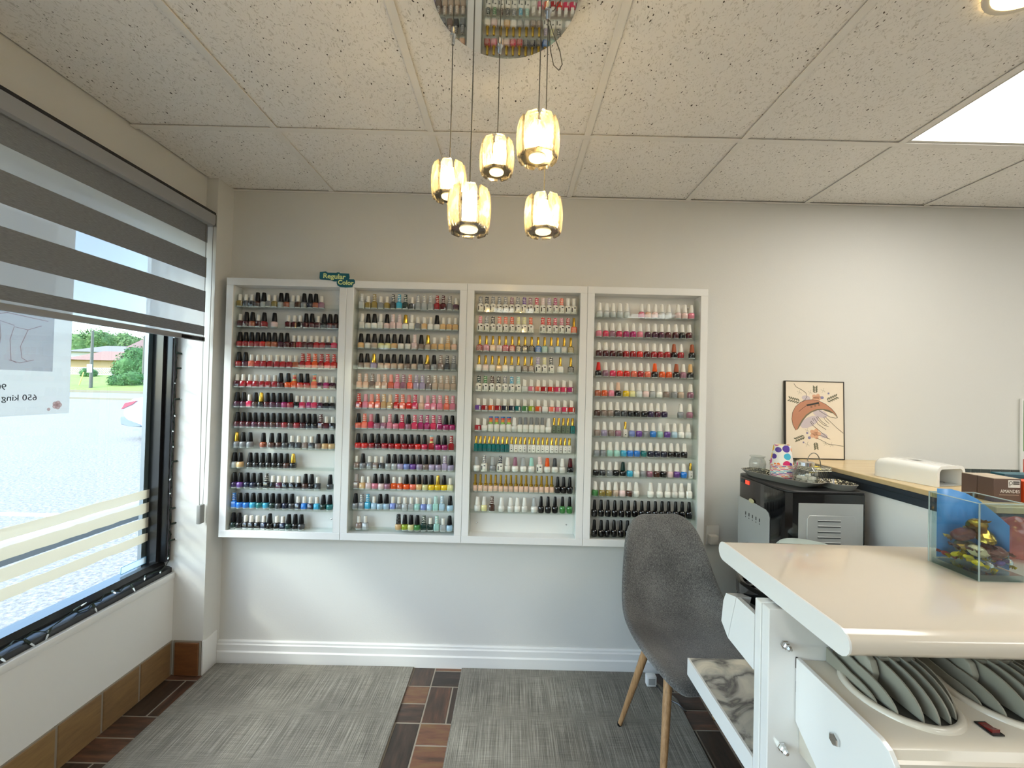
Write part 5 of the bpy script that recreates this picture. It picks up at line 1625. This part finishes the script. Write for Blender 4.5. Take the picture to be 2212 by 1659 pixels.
# almond chocolate boxes
BOXB = mat('box_brown', '#5d4a42', 0.5); BOXT = mat('box_tan', '#b6a896', 0.6)
for i, y0 in enumerate((1.270, 1.3165)):
    c = empty('chocolate_box', (1.562, y0 + 0.0225, 1.0955))
    tag(c, 'brown carton printed AMANDES standing on the counter' if i == 0 else 'plain brown carton tucked behind the AMANDES carton', 'box', 'brown cartons on the counter')
    obj('carton', bx(-0.043, 0.043, -0.0225, 0.0225, 0, 0.0725, 0.0008, 1), BOXB, c)
    obj('lid_flap', bx(-0.0425, 0.0425, -0.022, 0.022, 0.0727, 0.0737), BOXT, c)
    if i == 0:
        WL = mat('label_white', '#dcdad6', 0.6)
        text('lettering', 'AMANDES', 0.0155, WL, c, Vector(c.location) + Vector((0.008, -0.0229, 0.0335)), (math.pi / 2, 0, 0), 0.0002, 0, sx=0.86)
        obj('small_print', bx(-0.026, 0.036, -0.0229, -0.0226, 0.0215, 0.0235), mat('print_tan', '#a08f80', 0.6), c)
        lb = obj('paper_label', bx(0.002, 0.039, -0.0230, -0.0226, 0.046, 0.069), WL, c)
        me = lathe([(0.0045, 0), (0.0058, 0), (0.0058, 0.0004), (0.0045, 0.0004)], 16, cap=False)
        me.transform(Matrix.Rotation(math.pi / 2, 4, 'X'))
        obj('lens_symbol', me, INK, lb, (0.0095, -0.0231, 0.060))
        obj('lens_handle', bx(-0.0007, 0.0007, -0.0004, 0, -0.006, 0), INK, lb, (0.0065, -0.0231, 0.0555))
        for zz in (0.0615, 0.0555):
            obj('label_line', bx(0.017, 0.037, -0.0234, -0.0231, zz, zz + 0.004), INK, lb)
# orange carton and red bag beside them
o = obj('orange_carton', bx(-0.05, 0.05, -0.03, 0.03, 0, 0.066, 0.001, 1), mat('carton_orange', '#e4552a', 0.4), None, (1.665, 1.285, 1.0955))
tag(o, 'bright orange carton beside the AMANDES carton at the picture edge', 'box')
o = obj('teal_carton', bx(-0.06, 0.06, -0.02, 0.02, 0, 0.078, 0.001, 1), mat('carton_teal', '#1f5a6a', 0.4), None, (1.68, 1.345, 1.0955))
tag(o, 'dark teal carton behind the orange carton on the counter', 'box')

# wall poster at the edge
wp = empty('wall_poster', (2.75, D - 0.006, 1.006))
tag(wp, 'green and red poster with white border on the back wall beyond the counter', 'poster')
box('board', 2.597, 2.90, D - 0.012, D - 0.0035, 1.008, 1.427, WHITE, wp)
box('printed_field', 2.606, 2.89, D - 0.0126, D - 0.0122, 1.16, 1.418, mat('poster_green', '#5f8a4a', 0.5, var=0.5, vscale=20), wp)
box('red_band', 2.606, 2.89, D - 0.0126, D - 0.0122, 1.05, 1.12, mat('poster_red', '#b8452e', 0.5), wp)

# ------------------------------------------------------------------ candy vase on the table
vx0, vx1, vy0, vy1, vz = 1.122, 1.240, 0.966, 1.082, 0.9805
cv = empty('candy_vase', ((vx0 + vx1) / 2, (vy0 + vy1) / 2, vz))
tag(cv, 'square clear glass vase of wrapped candies on the white table', 'vase')
t_ = 0.005
box('glass_wall', vx0, vx1, vy0, vy0 + t_, vz, vz + 0.185, VASEG, cv, bev=0.0012, seg=1)
box('glass_wall', vx0, vx1, vy1 - t_, vy1, vz, vz + 0.185, VASEG, cv, bev=0.0012, seg=1)
box('glass_wall', vx0, vx0 + t_, vy0 + t_, vy1 - t_, vz, vz + 0.185, VASEG, cv, bev=0.0012, seg=1)
box('glass_wall', vx1 - t_, vx1, vy0 + t_, vy1 - t_, vz, vz + 0.185, VASEG, cv, bev=0.0012, seg=1)
box('thick_base', vx0 + t_, vx1 - t_, vy0 + t_, vy1 - t_, vz, vz + 0.014, thin_glass('base_glass', '#cfe0e2', 2.0, 0.01, 1.5), cv)
EDGEG = thin_glass('edge_highlight', '#dcebec', 2.0, 0.05, 1.5, body='#dfeeee', bodyfac=0.45)  # whitish colour puts the bright highlights onto the vase edges
for xx in (vx0, vx1):
    for yy in (vy0, vy1):
        part('edge_highlight', tube([(xx, yy, vz + 0.001), (xx, yy, vz + 0.186)], 0.0017, 8), EDGEG, cv)
for p0, p1 in (((vx0, vy0), (vx1, vy0)), ((vx1, vy0), (vx1, vy1)), ((vx1, vy1), (vx0, vy1)), ((vx0, vy1), (vx0, vy0))):
    part('glass_rim', tube([(p0[0], p0[1], vz + 0.1855), (p1[0], p1[1], vz + 0.1855)], 0.0014, 8), EDGEG, cv)
# blue card curled against the inside of the vase
bm = bmesh.new()
path = [(vx0 + 0.012, vy1 - 0.008), (vx0 + 0.05, vy1 - 0.0075), (vx0 + 0.085, vy1 - 0.010), (vx1 - 0.012, vy1 - 0.022), (vx1 - 0.0075, vy1 - 0.05), (vx1 - 0.0075, vy1 - 0.085)]
tops = [0.196, 0.195, 0.186, 0.172, 0.150, 0.125]
lo_, hi_ = [], []
for (a, b2), tz in zip(path, tops):
    lo_.append(bm.verts.new((a, b2, vz + 0.016))); hi_.append(bm.verts.new((a, b2, vz + tz)))
for i in range(len(path) - 1):
    bm.faces.new((lo_[i], lo_[i + 1], hi_[i + 1], hi_[i]))
me = done(bm, smooth=True)
o = obj('blue_card', me, mat('card_blue', '#4f93d8', 0.35))
md = o.modifiers.new('thick', 'SOLIDIFY'); md.thickness = 0.0008
tag(o, 'blue card curled inside the candy vase behind the sweets', 'card')

def candy_mesh(w, d, h, seed):
    """pillow-shaped wrapped sweet with creased foil"""
    bm = bmesh.new()
    nx, nr = 14, 18
    rg = []
    for i in range(nx + 1):
        t = -1 + 2 * i / nx
        f = (1 - abs(t) ** 3.5 * 0.72)
        row = []
        for k in range(nr):
            a = 2 * math.pi * k / nr
            p = Vector((t * w / 2, f * d / 2 * math.cos(a), f * h / 2 * math.sin(a)))
            n_ = abs(noise.noise(Vector((p.x * 70 + seed * 3.1, p.y * 110, p.z * 110)))) * 0.28 + 0.06 * math.sin(a * 5 + seed + t * 3)
            row.append(bm.verts.new((p.x, p.y * (1.06 - n_), p.z * (1.06 - n_))))
        rg.append(row)
    for u, v in zip(rg, rg[1:]):
        for k in range(nr):
            bm.faces.new((u[k], u[(k + 1) % nr], v[(k + 1) % nr], v[k]))
    bm.faces.new(rg[0]); bm.faces.new(rg[-1][::-1])
    return done(bm, smooth=True, angle=24)
def twist_mesh(L, wd):
    bm = bmesh.new()
    n = 7
    a_, b_ = [], []
    for k in range(n):
        f = -1 + 2 * k / (n - 1)
        a_.append(bm.verts.new((0, f * wd * 0.3, 0.002 * (-1) ** k)))
        b_.append(bm.verts.new((L, f * wd, 0.004 * (-1) ** k)))
    for k in range(n - 1):
        bm.faces.new((a_[k], a_[k + 1], b_[k + 1], b_[k]))
    bmesh.ops.solidify(bm, geom=bm.faces[:], thickness=0.0005)
    return done(bm)
WR = {'gold': mat('wrap_gold', '#c2963c', 0.25, metal=0.9), 'brown': mat('wrap_brown', '#6b2c22', 0.35), 'yellow': mat('wrap_yellow', '#e8cf1f', 0.2, metal=0.3), 'silver': mat('wrap_silver', '#d3d6d8', 0.2, metal=0.7), 'violet': mat('wrap_violet', '#4a3a8a', 0.25, metal=0.3), 'blue': mat('wrap_blue', '#1f7fb0', 0.25, metal=0.3), 'red': mat('wrap_red', '#9a2430', 0.3, metal=0.2), 'cream': mat('wrap_cream', '#dccba0', 0.35)}
CM = [candy_mesh(0.051, 0.036, 0.026, s) for s in range(3)]
CS = [candy_mesh(0.022, 0.013, 0.011, s + 9) for s in range(3)]
TWB, TWS = twist_mesh(0.010, 0.015), twist_mesh(0.008, 0.007)
vc = Vector(((vx0 + vx1) / 2, (vy0 + vy1) / 2, vz))
big = [(-0.016, -0.018, 0.058, 0.45, 0.25, 'cream', 'brown', 'gold and maroon wrapped bar candy against the near glass'),
       (0.012, -0.010, 0.090, 0.9, -0.5, 'gold', 'brown', 'crumpled gold wrapped bar candy on top of the pile'),
       (-0.014, 0.016, 0.088, -0.35, -0.4, 'brown', 'gold', 'brown wrapped bar candy high in the vase'),
       (0.014, -0.026, 0.062, -0.2, 0.1, 'brown', 'brown', 'dark brown wrapped bar candy near the front corner'),
       (0.006, 0.004, 0.116, 1.1, 0.6, 'gold', 'gold', 'gold wrapped bar candy standing up by the blue card'),
       (-0.006, 0.018, 0.058, 0.1, 0.0, 'gold', 'brown', 'gold wrapped bar candy buried in the middle')]
for dx, dy, dz, rz_, ry_, c1, c2, lab in big:
    q = empty('wrapped_candy', vc + Vector((dx, dy, dz)), rz_)
    q.rotation_euler = (0.2, ry_, rz_)
    obj('sweet', CM[random.randrange(3)].copy(), WR[c1], q)
    for s in (0, 1):
        e = obj('wrapper_end', TWB.copy(), WR[c2], q, (0.0242 if s == 0 else -0.0242, 0, 0))
        e.rotation_euler = (0, 0, 0 if s == 0 else math.pi)
    tag(q, lab, 'candy', 'candies in the glass vase')
names_ = ['yellow', 'silver', 'violet', 'silver', 'yellow', 'blue', 'silver', 'red', 'yellow', 'violet', 'blue', 'silver', 'red', 'yellow', 'silver', 'gold']
rc2 = random.Random(21)
cnt = {}
for i, c1 in enumerate(names_):
    gx_, gy_ = i % 4, (i // 4) % 4
    pos_ = vc + Vector((-0.036 + gx_ * 0.024 + rc2.uniform(-0.003, 0.003), -0.038 + gy_ * 0.0245 + rc2.uniform(-0.003, 0.003), 0.024 + rc2.uniform(0, 0.018)))
    q = empty('wrapped_candy', pos_)
    q.rotation_euler = (rc2.uniform(-0.3, 0.3), rc2.uniform(-0.5, 0.5), rc2.uniform(0, 3.1))
    obj('sweet', CS[i % 3].copy(), WR[c1], q)
    for s in (0, 1):
        e = obj('wrapper_end', TWS.copy(), WR['yellow' if c1 in ('silver', 'violet') and i % 2 else c1], q, (0.0105 if s == 0 else -0.0105, 0, 0))
        e.rotation_euler = (0, 0, 0 if s == 0 else math.pi)
    tag(q, 'small %s foil candy at the bottom of the glass vase' % c1, 'candy', 'small %s candies in the vase' % c1)

# clear red bag beyond the vase
bm = bmesh.new()
bmesh.ops.create_icosphere(bm, subdivisions=3, radius=1.0)
for v in bm.verts:
    d_ = noise.noise(v.co * 2.2) * 0.25 + noise.noise(v.co * 5.0) * 0.08
    v.co = Vector((v.co.x * 0.055, v.co.y * 0.05, max(-0.042, v.co.z * 0.065))) * (1 + d_)
    v.co.z = max(v.co.z, -0.045)
me = done(bm, smooth=True)
o = obj('sweet_bag', me, thin_glass('red_film', '#f6c4c0', 1.2, 0.15, 1.4, body='#d97a78', bodyfac=0.45), None, (1.41, 1.125, 0.9805 + 0.0455))
tag(o, 'crumpled clear red plastic bag beside the candy vase', 'bag')

# ------------------------------------------------------------------ outdoors, seen through the window
GZ = -0.15
structure(box('parking_lot_ground', -90, -1.735, -30, 31, GZ - 0.2, GZ, ASPH, origin=(0, 0, GZ)))
structure(box('road', -110, 20, 31.4, 47, GZ - 0.25, GZ - 0.02, ASPH, origin=(0, 0, GZ)))
structure(box('kerb_near', -110, 20, 31, 31.4, GZ - 0.2, GZ + 0.14, CONC))
structure(box('kerb_far', -110, 20, 47, 47.5, GZ - 0.2, GZ + 0.25, CONC))
gp = [(47.5, GZ + 0.2), (51, 0.75), (62, 2.2), (140, 3.4), (140, -1), (47.5, -1)]
structure(obj('lawn', prism(gp, 'x', -170, 20), GRASS))
PAINT = mat('white_line_paint', '#cfcfcc', 0.8)
structure(box('parking_line_marking', -9.0, -2.2, 4.55, 4.66, GZ, GZ + 0.004, PAINT))

# bench outside the window
be = empty('bench', (-2.47, 2.0, GZ))
tag(be, 'long white-topped bench just outside the window', 'bench')
box('seat_board', -2.56, -2.40, 0.3, 4.0, 0.575, 0.625, WHITE, be, bev=0.006)
box('underside_shade', -2.53, -2.43, 0.4, 3.9, 0.50, 0.573, mat('bench_grey', '#5d5f62', 0.6), be)
for yy in (0.7, 3.5):
    box('leg', -2.52, -2.44, yy, yy + 0.08, GZ, 0.50, MATS['bench_grey'], be)

# parked white car, tail towards the poster side
car = empty('car', (-7.78, 11.4, GZ))
tag(car, 'white car parked across the lot outside the window', 'car')
CW = mat('car_white', '#dcdde0', 0.2, coat=0.8)
CG = mat('car_glass', '#2a3238', 0.08)
CT = mat('car_trim', '#7d868c', 0.5)
body = [(-2.35, 0.62), (-2.36, 0.80), (-2.28, 0.98), (-2.12, 1.08), (-1.55, 1.14), (-1.0, 1.38), (-0.4, 1.46), (0.3, 1.44), (0.95, 1.12), (1.75, 0.98), (2.25, 0.82), (2.32, 0.5), (2.2, 0.30), (1.85, 0.28)]
def archpts(cx, r, z0):
    return [(cx + r * math.cos(t * math.pi / 8), z0 + r * math.sin(t * math.pi / 8)) for t in range(0, 9)]
body += archpts(1.4, 0.37, 0.32) + [(0.9, 0.26), (-0.9, 0.26)] + archpts(-1.45, 0.37, 0.32) + [(-1.95, 0.36), (-2.2, 0.44)]
obj('body_shell', prism(body, 'y', -0.88, 0.88, 0.05, 2), CW, car)
obj('side_glass', prism([(-1.35, 1.10), (-0.95, 1.33), (-0.4, 1.40), (0.25, 1.38), (0.8, 1.10)], 'y', -0.885, 0.885), CG, car)
obj('rear_bumper', prism([(-2.40, 0.40), (-2.42, 0.60), (-2.15, 0.50), (-1.86, 0.40), (-1.86, 0.34), (-2.15, 0.35)], 'y', -0.90, 0.90, 0.02, 1), CT, car)
RL = mat('tail_red', '#b5495a', 0.15, coat=0.6)
for s in (-1, 1):
    obj('tail_light', prism([(-2.37, 0.80), (-2.28, 0.96), (-1.98, 1.03), (-2.1, 0.93)], 'y', s * 0.885 - 0.03, s * 0.885 + 0.03), RL, car)
for wx in (-1.45, 1.4):
    for s in (-1, 1):
        me = lathe([(0.19, -0.10), (0.30, -0.105), (0.33, -0.08), (0.33, 0.08), (0.30, 0.105), (0.19, 0.10)], 24)
        me.transform(Matrix.Rotation(math.pi / 2, 4, 'X'))
        wh = obj('wheel', me, mat('tyre', '#2a2a2b', 0.8), car, (wx, s * 0.80, 0.33))
        me = lathe([(0.19, -0.11), (0.10, -0.115), (0.0, -0.11)], 16, cap=False)
        me.transform(Matrix.Rotation(math.pi / 2 * s, 4, 'X') @ Matrix.Rotation(0, 4, 'Z'))
        obj('hub', me, ALU, wh)

def at(px_, d, z):
    return Vector(((px_ - 1106) / 870.0 * d, d, z))
# utility poles
for px_, d, z0, z1, lab in ((196, 49.0, 0.3, 7.3, 'wooden utility pole with a small sign beside the road'), (309, 54.0, 0.9, 7.4, 'pale lamp pole in front of the round bush')):
    p = at(px_, d, z0)
    u = empty('utility_pole', p)
    tag(u, lab, 'pole', 'poles along the road')
    obj('post', lathe([(0.18, 0), (0.13, z1 - z0)], 10), mat('pole_grey', '#6e6b60', 0.8), u)
    if px_ < 250:
        obj('sign_plate', bx(-0.3, 0.3, -0.24, -0.2, 1.9, 2.9), WHITE, u)
    else:
        obj('cross_arm', tube([(0, 0, z1 - z0 - 0.3), (-0.8, 0, z1 - z0 + 0.1), (-1.2, 0, z1 - z0 + 0.15)], 0.05, 6), MATS['pole_grey'], u)
o = obj('marker_post', tube([(0, 0, 0), (0.5, 0, 1.6)], 0.06, 6), mat('marker_yellow', '#e0d27a', 0.7), None, at(171, 50.0, 0.62))
tag(o, 'thin leaning yellow marker post on the verge', 'post')

# lattice fence
lf = empty('lattice_fence', at(210, 61.0, 2.0))
tag(lf, 'white lattice fence in front of the bungalow', 'fence')
FW = mat('fence_white', '#cccdc8', 0.8)
bm = bmesh.new()
for s in (1, -1):
    for i in range(-26, 48):
        x0 = i * 0.34
        add_tube(bm, [(x0, 0.0 + 0.02 * s, 0.1), (x0 + s * 0.95, 0.02 * s, 1.05)], 0.05, 4)
o = obj('lattice', done(bm), FW, lf); o['kind'] = 'stuff'
for zz in (0.05, 1.05):
    obj('rail', bx(-9.5, 17, -0.05, 0.05, zz, zz + 0.1), FW, lf)

# houses
def house(name, px0, px1, d, z0, z1, ridge, wallm, roofm, label, dep=9.0, wins=()):
    a, b2 = at(px0, d, z0), at(px1, d, z0)
    w = b2.x - a.x
    h = empty(name, ((a.x + b2.x) / 2, d, z0))
    tag(h, label, 'house', 'houses across the road')
    obj('wall', bx(-w / 2, w / 2, 0, dep, 0, z1 - z0), wallm, h)
    e = 0.8
    bm = bmesh.new()
    q = [bm.verts.new(c) for c in ((-w / 2 - e, -e, z1 - z0), (w / 2 + e, -e, z1 - z0), (w / 2 + e, dep + e, z1 - z0), (-w / 2 - e, dep + e, z1 - z0))]
    t0, t1 = bm.verts.new((-w / 4, dep / 2, ridge - z0)), bm.verts.new((w / 4, dep / 2, ridge - z0))
    for f in ((q[0], q[1], t1, t0), (q[1], q[2], t1), (q[2], q[3], t0, t1), (q[3], q[0], t0), (q[3], q[2], q[1], q[0])):
        bm.faces.new(f)
    obj('roof', done(bm), roofm, h)
    for wx, ww, wz in wins:
        f = obj('window', bx(-ww / 2, ww / 2, -0.06, 0.02, 0, 1.3), WHITE, h, (wx, 0, wz))
        obj('pane', bx(-ww / 2 + 0.12, ww / 2 - 0.12, -0.09, -0.065, 0.12, 1.18), CG, f)
    return h
HWALL = mat('house_wall', '#b4b0aa', 0.9); ROOFG = mat('roof_grey', '#77736f', 0.9); ROOFR = mat('roof_red', '#8a695c', 0.9); BRICKW = mat('house_tan', '#a88d66', 0.9)
house('bungalow', 150, 262, 82.0, 2.6, 6.9, 8.6, HWALL, ROOFG, 'grey-roofed bungalow behind the lattice fence', wins=((-1.8, 1.4, 2.4), (3.6, 2.0, 2.3)))
house('garage', 150, 250, 68.0, 2.2, 4.6, 6.4, BRICKW, ROOFR, 'low tan garage with reddish roof behind the lattice fence', 7.0)
house('brown_roof_house', 282, 350, 86.0, 2.6, 8.2, 12.4, HWALL, mat('roof_brown', '#7a615b', 0.9), 'taller house with brown roof behind the bush')

# trees and bush: crowns of many small leaf tufts around a lumpy core
def crown_mesh(blobs, seed, tufts, size):
    rt_ = random.Random(seed)
    bm = bmesh.new()
    for (bx_, by_, bz_, br_) in blobs:
        r = bmesh.ops.create_icosphere(bm, subdivisions=3, radius=br_)
        for v in r['verts']:
            n_ = noise.noise(v.co * (1.6 / br_) + Vector((seed, bx_, bz_))) * 0.3 + noise.noise(v.co * (5.0 / br_) + Vector((seed, bz_, bx_))) * 0.15
            v.co = v.co * (0.9 + n_) + Vector((bx_, by_, bz_))
        for _ in range(tufts):
            d_ = Vector((rt_.gauss(0, 1), rt_.gauss(0, 1), rt_.gauss(0, 1))).normalized()
            c = Vector((bx_, by_, bz_)) + d_ * br_ * rt_.uniform(0.8, 1.2)
            s = size * rt_.uniform(0.5, 1.2)
            u = Vector((rt_.gauss(0, 1), rt_.gauss(0, 1), rt_.gauss(0, 1))).normalized()
            w = u.cross(d_).normalized() if u.cross(d_).length > 0.01 else Vector((1, 0, 0))
            bm.faces.new([bm.verts.new(c + u * s), bm.verts.new(c + w * s * 0.6), bm.verts.new(c - u * s), bm.verts.new(c - w * s * 0.6)])
    return done(bm)
def tree(name, px_, d, z0, blobs, lab, m_, seed, trunk=True, cat='tree', tufts=1100, size=0.3):
    t = empty(name, at(px_, d, z0))
    tag(t, lab, cat, 'trees beyond the road')
    c = obj('crown', crown_mesh(blobs, seed, tufts, size), m_, t)
    if trunk:
        obj('trunk', lathe([(0.45, 0), (0.3, max(b2[2] for b2 in blobs))], 8), mat('bark', '#5d4a3a', 0.9), t)
tree('broad_tree', 170, 92.0, 2.8, [(0, 0, 5.6, 3.6), (3.0, 1, 7.0, 3.0), (-4, 0, 5.4, 3.2)], 'broad tree with layered crown behind the utility pole', LEAF, 1)
tree('tall_tree', 238, 112.0, 2.8, [(0, 0, 7.0, 4.0), (2.4, 1, 9.0, 2.8), (-2.8, 0, 8.2, 2.6), (4.5, 0, 5.6, 2.6)], 'tallest rounded tree behind the bungalow roof', LEAF, 2)
tree('round_tree', 276, 101.0, 2.8, [(0, 0, 6.2, 2.6), (1.6, 0, 7.2, 2.0)], 'smaller rounded tree between the two houses', LEAF, 3)
tree('far_tree', 325, 122.0, 2.8, [(0, 0, 8.5, 3.4), (2.6, 0, 9.4, 3.0)], 'tree rising behind the brown-roofed house', LEAF, 4)
tree('round_bush', 290, 58.0, 1.6, [(0, 0, 1.9, 2.0), (1.3, 0.3, 1.4, 1.6), (-1.3, 0.2, 1.2, 1.5), (0.2, 0, 3.1, 1.4)], 'big round green bush in front of the houses', LEAFD, 5, False, 'bush', 1100, 0.16)
tree('low_shrub', 185, 59.0, 1.8, [(0, 0, 0.5, 0.7), (0.9, 0, 0.4, 0.6)], 'low shrub at the foot of the lattice fence', LEAFD, 6, False, 'bush', 300, 0.1)
tree('spreading_juniper', 250, 51.2, 0.7, [(0, 0, 0.5, 0.8), (1.2, 0, 0.6, 0.9), (2.2, 0, 0.9, 1.0)], 'dark spreading juniper beside the round bush', LEAFD, 8, False, 'bush', 500, 0.13)
